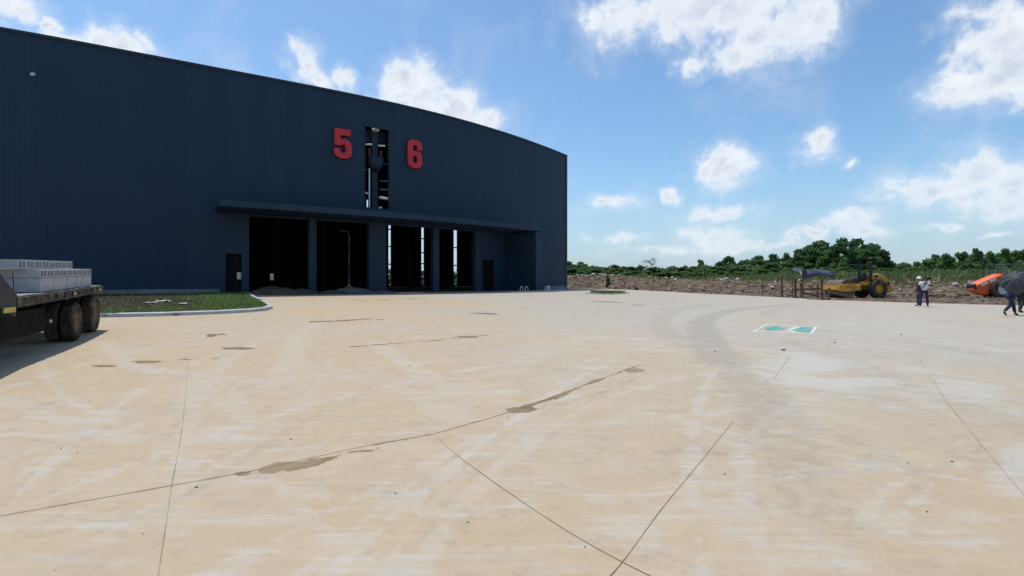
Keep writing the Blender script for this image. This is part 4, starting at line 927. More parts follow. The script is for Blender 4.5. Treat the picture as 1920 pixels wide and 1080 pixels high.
# ------------------------------------------------------------------ soil compactors
M['cat'] = pbr('machine_yellow', (.50, .245, .018), (.60, .31, .03), 2, .5, c3=(.30, .17, .05), s3=1.5, t3=(.55, .7))
M['orange'] = pbr('machine_orange', (.72, .105, .012), (.80, .13, .02), 2, .45, c3=(.55, .14, .05), s3=1.5, t3=(.58, .7))
M['machine_dark'] = pbr('machine_dark_steel', (.015, .016, .02), (.03, .032, .038), 4, .6)
M['navy_post'] = pbr('dark_blue_post', (.008, .013, .022), (.014, .02, .03), 4, .5)
M['grey_post'] = pbr('grey_post', (.10, .115, .14), (.14, .155, .18), 4, .5)
M['drum'] = pbr('drum_steel', (.10, .075, .055), (.17, .13, .10), 3, .7, .3)
M['rimwhite'] = pbr('white_rim', (.60, .60, .58), (.70, .70, .68), 4, .5)
def roller(loc, rz, label, paint, rimm, postm, kind):
    t = empty('soil_compactor', loc, rz, label, 'road roller', None)
    xr, xd = 1.40, -1.42
    m = MB(); m.lathe([(0, -.98), (.60, -.98), (.64, -1.02), (.74, -1.02), (.74, 1.02), (.64, 1.02), (.60, .98), (0, .98)], (xd, 0, .74), 'Y', 44); m.build('drum', M['drum'], t, True)
    f = MB()
    for s in (-1, 1):
        f.prism([(-2.35, .62), (-2.30, 1.06), (-1.95, 1.14), (-.95, 1.14), (-.3, 1.02), (-.3, .66), (-1.0, .56), (-2.0, .52)], s * 1.14 - .06, s * 1.14 + .06)
    f.box((-2.30, 0, .82), (.16, 2.16, .34)); f.box((-.40, 0, .84), (.24, 2.16, .30)); fr = f.build('drum_frame', paint, t, False, .02)
    for dx in (-1.52, -1.34): m = MB(); m.lathe([(0, -1.215), (.05, -1.215), (.05, -1.19)], (dx, 0, .88), 'Y', 10); m.build('bolt', M['machine_dark'], fr)
    m = MB(); m.box((-.02, 0, .80), (.7, .5, .5), None, .03); m.box((.2, 0, .62), (.35, .9, .3), None, .03); m.build('articulation_joint', M['machine_dark'], t)
    m = MB(); m.box((.42, 0, 1.08), (1.25, 1.75, .12), None, .02); m.box((.42, -.84, 1.2), (1.1, .05, .24), None, .015); m.box((.42, .84, 1.2), (1.1, .05, .24), None, .015); m.box((1.5, 0, .92), (1.5, 1.05, .5), None, .03); m.build('platform', paint, t)
    m = MB(); m.box((.58, 0, 1.28), (.2, .3, .26)); m.box((.58, 0, 1.46), (.5, .5, .12), None, .04); m.box((.84, 0, 1.75), (.12, .48, .6), None, .05); m.build('seat', M['machine_dark'], t)
    m = MB(); m.box((-.02, 0, 1.35), (.22, .5, .5), Matrix.Rotation(R(-15), 3, 'Y'), .04); m.tube([(0, 0, 1.6), (.14, 0, 1.76)], .03, 8)
    c0 = Vector((.16, 0, 1.78)); pts = [c0 + Vector((math.cos(a) * .06 * 1.5, math.sin(a) * .2, -math.cos(a) * .18)) for a in np.linspace(0, 2 * math.pi, 17)]; m.tube(pts, .018, 6, False); m.build('steering_wheel', M['machine_dark'], t)
    for s in (-1, 1):
        m = MB(); m.box((.98, s * .72, 1.86), (.24 if kind == 'y' else .12, .12, 1.66), None, .02); m.build('roof_post', postm, t)
        if kind != 'y': m = MB(); m.box((-.22, s * .72, 1.9), (.08, .08, 1.55), None, .015); m.build('roof_post', postm, t)
    m = MB(); m.box((.50 if kind == 'y' else .36, 0, 2.72), (1.15 if kind == 'y' else 1.45, 1.6, .045), None, .015); m.build('roof_canopy', postm, t)
    # engine hood
    if kind == 'y': prof = [(1.10, 1.02), (1.08, 1.92), (1.55, 1.98), (1.95, 1.90), (2.40, 1.66), (2.80, 1.30), (3.02, .98), (3.06, .62), (2.85, .50), (2.35, .52), (2.18, .78), (2.0, 1.02)]
    else: prof = [(1.06, 1.02), (1.02, 1.96), (1.35, 1.98), (2.0, 1.74), (2.75, 1.44), (3.32, 1.18), (3.46, .80), (3.30, .48), (2.75, .30), (2.2, .26), (2.16, .72), (1.9, 1.02)]
    m = MB(); m.prism(prof, -.72, .72); hd = m.build('engine_hood', paint, t, True, .07 if kind == 'y' else .15)
    m = MB()
    if kind == 'y':
        m.box((1.50, -.725, 1.74), (.34, .014, .18)); m.build('grille', M['machine_dark'], hd); m = MB(); m.box((2.60, -.725, 1.15), (.24, .014, .34), Matrix.Rotation(R(30), 3, 'Y')); m.build('grille', M['machine_dark'], hd)
    else:
        m.box((3.38, 0, .95), (.20, 1.46, .42), Matrix.Rotation(R(20), 3, 'Y'), .01); m.build('grille', M['machine_dark'], hd)
        for (x, z, w_, h_, mt) in ((1.95, 1.46, .52, .22, 'white'), (2.62, 1.20, .60, .16, 'white')):
            for s in (-1, 1):
                k = MB(); k.box((x, s * .727, z), (w_, .012, h_), Matrix.Rotation(R(21), 3, 'Y')); k.build('decal', M[mt], hd)
        k = MB(); k.prism([(.62, 1.0), (.75, 1.45), (1.2, 1.66), (1.75, 1.58), (2.2, 1.2), (2.1, 1.14), (1.72, 1.50), (1.2, 1.58), (.82, 1.40), (.70, 1.0)], -1.25, -.74); k.build('mudguard', paint, t)
    for s in (-1, 1):
        wheel_parts(t, (xr, s * .98, .75), .75, .56, s, M['tyre'] if kind == 'y' else M['tyre_dusty'], rimm, .46 if kind == 'y' else .50, 18)
    m = MB(); m.tube([(xr, -.9, .75), (xr, .9, .75)], .13, 12); m.build('axle', M['machine_dark'], t)
    if kind == 'y':
        m = MB(); m.tube([(1.35, .4, 1.95), (1.35, .4, 2.25), (1.42, .4, 2.32)], .045, 8); m.build('exhaust_pipe', M['machine_dark'], t)
        m = MB(); m.tube([(-.2, -.82, 1.12), (-.2, -.82, 1.75), (.2, -.82, 1.95), (.6, -.82, 1.95)], .022, 6); m.build('grab_rail', M['machine_dark'], t)
    return t
def on_soil(px, py, depth, sink=0.0):
    p = at(px, py, depth); return Vector((p.x, p.y, p.z - sink))
Yz = 43.5
yc = on_soil(1602, 558.5, Yz); roller(yc, R(0), 'muddy yellow soil compactor with steel drum parked on the rubble', M['cat'], M['cat'], M['navy_post'], 'y').scale = (.86, 1, 1)
oc_ = on_soil(1900, 560.5, 42.0); roller(oc_, R(158), 'orange soil compactor with white wheel rim behind the dark umbrella', M['orange'], M['rimwhite'], M['grey_post'], 'o').scale = (.78, 1, 1)
def pad(p, rx, ry, name_label, seedv):
    mb = MB(); n = 30; zt = p.z; vs = []
    zc = terrain(np.array([(p.x + math.cos(2 * math.pi * k / n) * rx * f, p.y + math.sin(2 * math.pi * k / n) * ry * f) for f in (.01, .5, .8, 1.0) for k in range(n)]))[0]
    i = 0
    for j, f in enumerate((.01, .5, .8, 1.0)):
        for k in range(n):
            a = 2 * math.pi * k / n; x, y = p.x + math.cos(a) * rx * f, p.y + math.sin(a) * ry * f
            z = zt + .01 + .03 * noise.noise(Vector((x, y, seedv))) if f < .9 else min(zt, zc[i]) - .25
            vs.append((x, y, z)); i += 1
    mb.add(vs, [(j * n + k, j * n + (k + 1) % n, (j + 1) * n + (k + 1) % n, (j + 1) * n + k) for j in range(3) for k in range(n)] + [tuple(range(n - 1, -1, -1))])
    tag(mb.build('ground', M['soil'], None, True), name_label, 'earth', kind='structure')
pad(yc, 4.4, 2.6, 'levelled earth under the yellow soil compactor', 1.0); pad(oc_, 5.0, 2.6, 'levelled earth under the orange soil compactor', 5.0)

# ------------------------------------------------------------------ tarpaulin shelter and barricade posts
M['tarp'] = pbr('dark_tarpaulin', (.018, .020, .034), (.04, .045, .07), 1.5, .45, bump=.3)
ZT = 47.0
t = empty('tarp_shelter', on_soil(1525, 552, ZT), 0, 'sagging dark blue tarpaulin shelter on posts left of the yellow roller', 'shelter')
m = MB(); vs = []; nu, nv = 15, 9
for i in range(nu):
    for j in range(nv):
        u, v = i / (nu - 1), j / (nv - 1); x = -1.45 + 2.9 * u; y = -.9 + 1.9 * v
        z = 2.28 - .12 * u - .28 * math.sin(v * math.pi) * .5 - .72 * max(0, .30 - v) / .30 * (1 - .3 * u) - .08 * math.sin(u * 9 + v * 3) - .06 * noise.noise(Vector((u * 4, v * 4, 1)))
        vs.append((x, y, z))
m.add(vs, [(i * nv + j, (i + 1) * nv + j, (i + 1) * nv + j + 1, i * nv + j + 1) for i in range(nu - 1) for j in range(nv - 1)])
o = m.build('tarpaulin', M['tarp'], t, True); sm = o.modifiers.new('thickness', 'SOLIDIFY'); sm.thickness = .02
m = MB(); m.prism([(-1.50, 1.30), (-1.47, 2.26), (-1.15, 2.24), (-1.0, 1.42)], -.96, -.93); m.build('side_flap', M['tarp'], t)
for (x, y) in ((-1.35, -.8), (1.35, -.8), (-1.35, .9), (1.35, .9)):
    m = MB(); m.tube([(x, y, -.3), (x, y, 2.1)], .045, 7); m.build('post', M['wood'], t)
posts = [(1430, 521, 549, .07, 54), (1466, 517, 551, .12, 50), (1491, 523, 556, .15, 47), (1503, 530, 553, .16, 48), (1533, 533, 558, .10, 43), (1541, 524, 559, .13, 42.5), (1555, 540, 560, .12, 42)]
plab = ['thin rusty post farthest left in the rubble', 'tall rusty post left of the tarpaulin shelter', 'thick rusty post at the left leg of the barricade', 'dark stump post under the left end of the tarpaulin', 'thin rusty post left of the roller drum with a rail nailed to it', 'dark thick post close to the roller drum', 'short dark post just before the roller drum']
for (x, y0, y1, w, d), lb in zip(posts, plab):
    a = at(x, y1, d); b = at(x + random.uniform(-1, 1), y0, d); m = MB(); hgt = b.z - a.z; m.box((0, 0, hgt / 2 - .15), (w, w, hgt + .3), Matrix.Rotation(random.uniform(-.05, .05), 3, 'Y'), .01)
    t = empty('barricade_post', a, random.uniform(0, .6), lb, 'post', 'posts standing in the rubble'); m.build('post', M['rust'], t)
    if w > .11: k = MB(); k.box((0, 0, hgt - .06), (w * 1.25, w * 1.25, .05)); k.build('cap', M['wood'], t)
for (x0, y0, x1, y1, d, lb) in ((1488, 544, 1536, 541, 45.5, 'long weathered board lying across the barricade posts'), (1503, 549, 1533, 555, 44.5, 'slanting weathered board leaning low between the posts'), (1552, 546, 1600, 557, 41.0, 'grey plank leaning on the ground before the roller')):
    a, b = at(x0, y0, d), at(x1, y1, d); m = MB(); dv = b - a; m.box((0, 0, 0), (dv.length, .05, .16), dv.to_track_quat('X', 'Z').to_matrix()); o = m.build('board', M['wood']); o.location = (a + b) / 2; tag(o, lb, 'board', 'boards of the barricade')

# ------------------------------------------------------------------ rubble
M['stone'] = pbr('rubble_stone', (.085, .062, .044), (.165, .125, .092), .9, .95, bump=.5, bscale=12, c3=(.30, .26, .215), spec=.1, s3=.5, t3=(.57, .66))
M['palestone'] = pbr('pale_slab', (.48, .46, .42), (.60, .58, .54), 2, .9, bump=.3)
bm0 = bmesh.new(); bmesh.ops.create_icosphere(bm0, subdivisions=1, radius=1.0); ICO_V = np.array([v.co[:] for v in bm0.verts]); ICO_F = [[v.index for v in f.verts] for f in bm0.faces]; bm0.free()
def stones(name, P3, rad, mat, label, flat=.7):
    vs = []; fs = []
    for p, r in zip(P3, rad):
        b = len(vs); a = random.uniform(0, 6.28); c, s = math.cos(a), math.sin(a); sc = (r * random.uniform(.7, 1.5), r * random.uniform(.6, 1.1), r * random.uniform(.4, 1.0) * flat / .7)
        j = 1 + RNG.uniform(-.28, .28, len(ICO_V))
        q = ICO_V * j[:, None] * sc; x = q[:, 0] * c - q[:, 1] * s; y = q[:, 0] * s + q[:, 1] * c
        vs += list(zip(x + p[0], y + p[1], q[:, 2] + p[2])); fs += [[b + i for i in f] for f in ICO_F]
    me = bpy.data.meshes.new(name); me.from_pydata(vs, [], fs); me.update(); return tag(link(name, me, mat), label, 'rubble', kind='stuff')
cand = np.c_[RNG.uniform(5, 75, 60000), RNG.uniform(15, 100, 60000)]
seen = (np.abs(cand[:, 0] / cand[:, 1] - .52) < .5); cand = cand[seen]
zc, ec, ic = terrain(cand); sel = (~ic) & (ec < 24) & (ec > .3)
nzv = np.array([noise.noise(Vector((a * .25, b * .25, 4))) for a, b in cand]); pr = np.where(ec < 6, .25, .75) * (.5 + .8 * np.clip(nzv + .3, 0, 1)) * np.where(ec > 19, .35, 1)
sel &= RNG.random(len(cand)) < pr
idx = np.where(sel)[0][:6500]; rad = np.clip(RNG.lognormal(-2.75, .6, len(idx)), .025, .30)
stones('rubble', np.c_[cand[idx], zc[idx] + rad * .15], rad, M['stone'], 'broken brown rubble stones covering the bank beyond the yard')
wl = np.where((~ic) & (ec > 14) & (ec < 19))[0][:70]; rad = RNG.uniform(.12, .36, len(wl))
stones('pale_rubble', np.c_[cand[wl], zc[wl] + .18], rad, M['palestone'], 'pale broken slabs lying along the top of the rubble bank', .5)

# ------------------------------------------------------------------ scrub and trees
g = np.c_[RNG.uniform(0, 110, 150000), RNG.uniform(20, 130, 150000)]; g = g[(g[:, 0] / g[:, 1] > .0) & (g[:, 0] / g[:, 1] < 1.1)]
zg, eg, ig = terrain(g); nzg = np.array([noise.noise(Vector((a * .12, b * .12, 8))) for a, b in g])
ok = (~ig) & (eg > 15.5 + 2.5 * nzg) & (eg < 60) & (g[:, 0] > 6) & (RNG.random(len(g)) < np.where(eg < 18, .25, .85) * np.clip(.62 + nzg, .15, 1))
g = g[ok][:42000]; zg = zg[ok][:42000]; n = len(g); a_ = RNG.uniform(0, 6.28, n)
hh = RNG.uniform(.45, 1.25, n) * (1 + .5 * np.clip(nzg[ok][:42000], 0, 1)) * sst(14, 22, eg[ok][:42000]) * (.30 + .70 * sst(22, 42, g[:, 0])) + .12
tag(quads_obj('tall_grass', np.c_[g, zg - .05], np.c_[np.cos(a_), np.sin(a_), 0 * a_] * RNG.uniform(.03, .10, n)[:, None], np.c_[RNG.normal(0, .42, n), RNG.normal(0, .42, n), hh], np.clip(RNG.normal(.45, .25, n), 0, 1), M['scrub']), 'band of tall wild grass and weeds above the rubble bank', 'weeds', kind='stuff')

def leaf_mat(name, a, b, c): return blade_mat(name, a, b, c)
LEAFM = [leaf_mat('leaves_dark', (.042, .088, .036), (.088, .165, .062), (.18, .27, .10)), leaf_mat('leaves_mid', (.055, .11, .036), (.11, .20, .062), (.19, .28, .10)),
         leaf_mat('leaves_light', (.06, .11, .034), (.12, .20, .062), (.20, .26, .10)), leaf_mat('leaves_dry', (.06, .055, .04), (.10, .085, .06), (.16, .14, .10))]
M['bark'] = pbr('bark', (.06, .045, .032), (.12, .095, .07), 5, .95)
def tree_protos(kind, seedv):
    rnd_ = random.Random(seedv); rg = np.random.default_rng(seedv); H = 8.0
    tm_ = MB(); tips = []
    def limb(p, d, L, r, depth):
        pts = [p]; rr = [r]
        for k in range(3):
            d = (d + Vector((rnd_.uniform(-.22, .22), rnd_.uniform(-.22, .22), rnd_.uniform(-.05, .18)))).normalized(); pts.append(pts[-1] + d * L / 3); rr.append(r * (1 - .2 * (k + 1)))
        tm_.tube(pts, rr, 6); tips.append((pts[-1], depth))
        if depth > 0:
            for _ in range(3 if kind != 'bare' else 5):
                q = pts[rnd_.choice((2, 3))]; a = rnd_.uniform(0, 6.28); up = {'flat': .35, 'round': .8, 'tall': 1.1, 'bush': .7, 'bare': 1.0}[kind]
                limb(q, Vector((math.cos(a), math.sin(a), up * rnd_.uniform(.5, 1.2))).normalized(), L * rnd_.uniform(.55, .8), rr[-1] * .75, depth - 1)
    th = {'flat': .42, 'round': .18, 'tall': .35, 'bush': .10, 'bare': .08}[kind] * H
    if kind in ('bush', 'bare'):
        for k in range(6): a = rnd_.uniform(0, 6.28); limb(Vector((0, 0, 0)), Vector((math.cos(a) * .5, math.sin(a) * .5, 1)).normalized(), H * .38, .05 * H / 8, 2)
    else:
        tm_.tube([(0, 0, -.3), (.05, .02, th * .5), (0, .06, th)], [.24, .18, .15], 8)
        for k in range(6): a = 6.28 * k / 6 + rnd_.uniform(-.4, .4); limb(Vector((0, .04, th - .15 * k * .3)), Vector((math.cos(a), math.sin(a), {'flat': .7, 'round': 1., 'tall': 1.7}[kind])).normalized(), H * .26, .10, 2)
    trunk = tm_.mesh('trunk'); trunk.materials.append(M['bark'])
    # clumps
    cl = []
    W_ = {'flat': 6.2, 'round': 3.6, 'tall': 2.6, 'bush': 3.8, 'bare': 3.0}[kind]
    nC = {'flat': 46, 'round': 46, 'tall': 34, 'bush': 38, 'bare': 20}[kind]
    for k in range(nC):
        a = rnd_.uniform(0, 6.28); u = rnd_.random() ** .5
        if kind == 'flat': z = H * (.95 - .30 * u * u - rnd_.choice((0, .0, .14, .26)) + rnd_.uniform(-.05, .05)); sz = (rnd_.uniform(.7, 1.5), rnd_.uniform(.35, .6))
        elif kind == 'round': z = H * (.14 + .82 * (1 - u * u) * rnd_.uniform(.15, 1.0)); sz = (rnd_.uniform(.6, 1.2), rnd_.uniform(.5, .9))
        elif kind == 'tall': z = H * (.32 + .64 * rnd_.random()); u *= (1.15 - z / H * .8); sz = (rnd_.uniform(.5, .95), rnd_.uniform(.45, .8))
        elif kind == 'bush': z = H * (.08 + .8 * (1 - u * u) * rnd_.uniform(.2, 1.0)); sz = (rnd_.uniform(.6, 1.2), rnd_.uniform(.5, .9))
        else: z = H * rnd_.uniform(.3, .95); sz = (rnd_.uniform(.5, .9), rnd_.uniform(.4, .8))
        cl.append((Vector((math.cos(a) * u * W_, math.sin(a) * u * W_, z)), sz, rnd_.uniform(-.22, .22)))
    Cs = []; Us = []; Vs = []; T = []
    for c, (rx, rz), tone in cl:
        nl = int((150 if kind != 'bare' else 26) * rx * (rx + rz))
        d = rg.normal(size=(nl, 3)); d /= np.linalg.norm(d, axis=1)[:, None]; rr = rg.uniform(.45, 1.08, nl)[:, None]
        pos = np.array(c) + d * rr * np.array([rx, rx, rz])
        nrm = d * .6 + rg.normal(size=(nl, 3)) * .55 + np.array([0, 0, .45]); nrm /= np.linalg.norm(nrm, axis=1)[:, None]
        t1 = np.cross(nrm, rg.normal(size=(nl, 3))); t1 /= np.linalg.norm(t1, axis=1)[:, None]; t2 = np.cross(nrm, t1); s = rg.uniform(.09, .20, nl)[:, None] * (1 if kind != 'bare' else .7)
        Cs.append(pos); Us.append(t1 * s); Vs.append(t2 * s * 2.2); T.append(np.clip(.42 + tone + rg.normal(0, .17, nl), 0, 1))
    C = np.concatenate(Cs); U = np.concatenate(Us); Vv = np.concatenate(Vs); n = len(C); vs = np.empty((n, 4, 3)); vs[:, 0] = C - U * .6; vs[:, 1] = C + U * .6; vs[:, 2] = C + U + Vv; vs[:, 3] = C - U + Vv
    me = bpy.data.meshes.new('crown'); me.from_pydata(vs.reshape(-1, 3).tolist(), [], np.arange(n * 4).reshape(-1, 4).tolist()); me.update(); tone_attr(me, np.concatenate(T))
    return trunk, me, H
PROT = {}
def tree(kind, var, leaf, px, top, depth, width=None, label='', group=None, name='tree'):
    key = (kind, var, leaf)
    if key not in PROT:
        tk, cm, H = tree_protos(kind, 100 + var * 7 + len(kind)); cm.materials.append(LEAFM[leaf]); PROT[key] = (tk, cm, H)
    tk, cm, H = PROT[key]
    x = (px - 960) / F * depth; zt = CAMH + (HZ - top) / F * depth; zb = float(terrain([(x, depth)])[0][0])
    t = empty(name, (x, depth, zb), random.uniform(0, 6.28), label, 'tree' if kind not in ('bush', 'bare') else 'bush', group)
    s = max(.25, (zt - zb) / (H * (.84 if kind == 'bush' else 1.0))); w = width or s; t.scale = (w, w, s)
    for nm, me in (('trunk', tk), ('crown', cm)):
        o = bpy.data.objects.new(nm, me); COL.objects.link(o); o.parent = t
    return t
tree('flat', 1, 0, 1572, 446, 104, 1.02, 'great dark spreading flat topped tree, the tallest on the skyline', None, 'spreading_tree')
tree('bare', 1, 3, 1216, 484, 104, .78, 'grey leafless bush standing out of the far tree line', None, 'dry_bush')
tree('flat', 2, 0, 1528, 459, 110, .62, 'dark layered tree just left of the tallest spreading tree', None, 'spreading_tree')
tree('flat', 3, 0, 1622, 456, 108, .62, 'dark layered tree on the right shoulder of the tallest tree', None, 'spreading_tree')
tree('round', 1, 0, 1366, 476, 108, .62, 'dark dome shaped tree rising left of the middle of the tree line', None, 'round_tree')
tree('round', 2, 0, 1656, 471, 106, .66, 'dark round tree standing before the gap in the tree line', None, 'round_tree')
tree('tall', 1, 1, 1314, 487, 118, .42, 'small pale green pointed tree behind the low bushes', None, 'slender_tree')
tree('tall', 2, 2, 1755, 478, 120, .50, 'light green pointed tree left of the right hand grove', None, 'slender_tree')
for i, (px, top, d, k, v, lf) in enumerate([(1072, 489, 120, 'bush', 1, 0), (1092, 490, 122, 'round', 3, 1), (1118, 497, 124, 'bush', 2, 1), (1146, 500, 124, 'bush', 3, 0), (1170, 500, 126, 'bush', 1, 1), (1194, 497, 124, 'bush', 2, 0), (1240, 499, 120, 'bush', 3, 1), (1262, 497, 120, 'bush', 1, 0),
                                         (1288, 497, 120, 'bush', 2, 1), (1336, 494, 116, 'bush', 3, 0)]):
    tree(k, v, lf, px, top, d, .62, 'low dark green bush in the left stretch of the far tree line', 'bushes in the left stretch of the tree line', 'bush')
for i, (px, top, d, k, v, lf) in enumerate([(1395, 484, 112, 'round', 1, 1), (1421, 476, 112, 'round', 4, 0), (1450, 475, 112, 'tall', 3, 0), (1478, 474, 114, 'round', 2, 0), (1500, 466, 112, 'round', 3, 0), (1600, 470, 100, 'round', 4, 1), (1545, 474, 100, 'round', 1, 1), (1572, 480, 98, 'bush', 1, 1), (1640, 484, 98, 'bush', 2, 1)]):
    tree(k, v, lf, px, top, d, .60, 'leafy green tree in the middle grove around the tallest tree', 'trees of the middle grove', 'leafy_tree')
for i, (px, top, d, k, v, lf) in enumerate([(1690, 491, 112, 'bush', 3, 2), (1712, 488, 110, 'bush', 1, 2), (1735, 485, 112, 'round', 4, 2), (1778, 474, 112, 'round', 3, 1), (1802, 467, 112, 'round', 1, 0), (1830, 466, 112, 'round', 2, 0), (1858, 468, 112, 'round', 4, 1), (1884, 464, 114, 'round', 3, 1), (1910, 463, 114, 'round', 1, 1), (1938, 462, 114, 'round', 2, 1), (1965, 464, 112, 'round', 4, 0), (1820, 482, 98, 'bush', 2, 1), (1875, 484, 98, 'bush', 3, 0), (1925, 482, 98, 'bush', 1, 1)]):
    tree(k, v, lf, px, top, d, .62, 'green tree in the right hand grove beyond the compactors', 'trees of the right hand grove', 'leafy_tree')
SKY = [(1040, 488), (1085, 487), (1110, 496), (1150, 500), (1190, 497), (1230, 498), (1290, 497), (1320, 493), (1345, 493), (1366, 480), (1395, 484), (1420, 478), (1480, 474), (1505, 466), (1545, 462), (1620, 466), (1660, 478), (1682, 493), (1712, 489), (1740, 486), (1780, 476), (1805, 470), (1860, 469), (1920, 466), (2000, 466), (2080, 470)]
for i in range(62):
    px = 1046 + 16.5 * i + random.uniform(-5, 5); top = float(np.interp(px, [q[0] for q in SKY], [q[1] for q in SKY])) + random.uniform(0, 7)
    tree('bush', 1 + i % 3, (1, 0, 1, 2, 0)[i % 5], px, min(top, 501), 116 + random.uniform(-4, 4), .80 + .25 * random.random(), 'mid green tree mass of the back row closing the skyline', 'back row of trees along the skyline', 'leafy_tree')
for i in range(26):
    px = 1052 + 18 * i + random.uniform(-5, 5); tree('bush', 1 + (i + 1) % 3, (0, 1, 0, 2)[i % 4], px, random.uniform(494, 500) - 6 * (px > 1330) - 5 * (px > 1400), 104 + random.uniform(-3, 3), .85 + .2 * random.random(), 'dense green thicket tree before the left part of the skyline', 'thicket trees before the left skyline', 'leafy_tree')
for i in range(34):
    px = 1058 + 27 * i; tree('bush', 1 + i % 3, (2, 1, 1, 2)[i % 4], px + random.uniform(-6, 6), random.uniform(503, 509) - (4 if px > 1380 else 0), 92 + random.uniform(-3, 3), .60, 'low light green shrub along the foot of the far tree line', 'shrubs at the foot of the tree line', 'shrub')
for i, px in enumerate((640, 670, 700, 730, 760, 790, 825, 858, 890)):
    tree('bush', 1 + i % 3, 1, px, 502, 130, .9, 'green bush seen through the slits in the rear wall', 'bushes behind the warehouse', 'bush')
for px, py, d, lab in ((1140, 516, 72, 'lone small green sapling on the left rubble bank'), (1193, 533, 66, 'dark little shrub on the face of the left rubble bank')):
    x = (px - 960) / F * d; z = float(terrain([(x, d)])[0][0]); key = ('tall', 1, 1); tk, cm, H = PROT.get(('tall', 1, 1)); t = empty('sapling', (x, d, z), 0, lab, 'sapling', None); t.scale = (.14, .14, max(.1, (CAMH + (HZ - py) / F * d - z) / 8.2) if py < 520 else .09)
    for nm, me in (('trunk', tk), ('crown', cm)): o = bpy.data.objects.new(nm, me); COL.objects.link(o); o.parent = t

# ------------------------------------------------------------------ people
def skin_mesh(nodes, edges, sub=2):
    names = list(nodes); ix = {n: i for i, n in enumerate(names)}; me = bpy.data.meshes.new('sk'); me.from_pydata([nodes[n][0] for n in names], [(ix[a], ix[b]) for a, b in edges], [])
    ob = bpy.data.objects.new('sk', me); COL.objects.link(ob); ob.modifiers.new('skin', 'SKIN').use_smooth_shade = True
    if not me.skin_vertices: bpy.context.view_layer.update()
    for n, i in ix.items():
        r = nodes[n][1]; me.skin_vertices[0].data[i].radius = r if isinstance(r, tuple) else (r, r); me.skin_vertices[0].data[i].use_root = (i == 0)
    sm_ = ob.modifiers.new('sub', 'SUBSURF'); sm_.levels = sm_.render_levels = sub
    bpy.context.view_layer.update(); out = bpy.data.meshes.new_from_object(ob.evaluated_get(bpy.context.evaluated_depsgraph_get())); bpy.data.objects.remove(ob); return out
def join_meshes(a, b):
    bm = bmesh.new(); bm.from_mesh(a); bm.from_mesh(b); bm.to_mesh(a); bm.free(); a.polygons.foreach_set('use_smooth', [True] * len(a.polygons)); return a
def head_mesh(c, yaw=0.):
    mb = MB(); mb.ball((0, 0, 0), (.075, .092, .115), 20, 14); vs = []
    for x, y, z in mb.v:
        if y > .03 and z < -.02: y -= .012 * min(1, (-z) / .1); x *= .86 + .14 * (1 + z / .115)
        if y > .06 and abs(x) < .022 and -.035 < z < .02: y += .020 * (1 - abs(x) / .022)
        vs.append((x, y, z))
    mb.v = vs
    for s in (-1, 1): mb.ball((s * .076, -.005, -.008), (.012, .020, .030), 8, 6)
    mb.ball((0, .082, -.055), (.022, .010, .006), 8, 5)
    Mx = Matrix.Translation(c) @ Matrix.Rotation(yaw, 4, 'Z'); mb.v = [Mx @ Vector(v) for v in mb.v]; return mb.mesh('head')
SKIN = pbr('skin', (.33, .18, .115), (.38, .21, .14), 6, .55)
HAIRM = pbr('hair', (.018, .012, .009), (.03, .02, .014), 30, .6); EYEM = pbr('eye', (.03, .02, .015), None, 1, .3)
def cloth(n, a, b): return pbr(n, a, b, 8, .85, bump=.2)
def fingers(nodes, edges, wrist, d, out, side):
    d = Vector(d).normalized(); o = Vector(out).normalized(); nrm = d.cross(o)
    palm = Vector(wrist) + d * .05; nodes[side + 'palm'] = (palm, (.034, .018)); edges.append((side + 'wrist', side + 'palm'))
    for k, L in enumerate((.068, .078, .074, .056)):
        b = palm + d * .045 + o * (.03 - .02 * k); p1 = b + d * L * .5 + nrm * .006; p2 = p1 + d * L * .42 + nrm * .022
        for nm, p, r in ((f'{side}f{k}a', b, .010), (f'{side}f{k}b', p1, .009), (f'{side}f{k}c', p2, .0075)): nodes[nm] = (p, r)
        edges += [(side + 'palm', f'{side}f{k}a'), (f'{side}f{k}a', f'{side}f{k}b'), (f'{side}f{k}b', f'{side}f{k}c')]
    t0 = palm + o * .035 - d * .01; t1 = t0 + o * .022 + d * .03; nodes[side + 't0'] = (t0, .011); nodes[side + 't1'] = (t1 + nrm * .01, .009); edges += [(side + 'palm', side + 't0'), (side + 't0', side + 't1')]
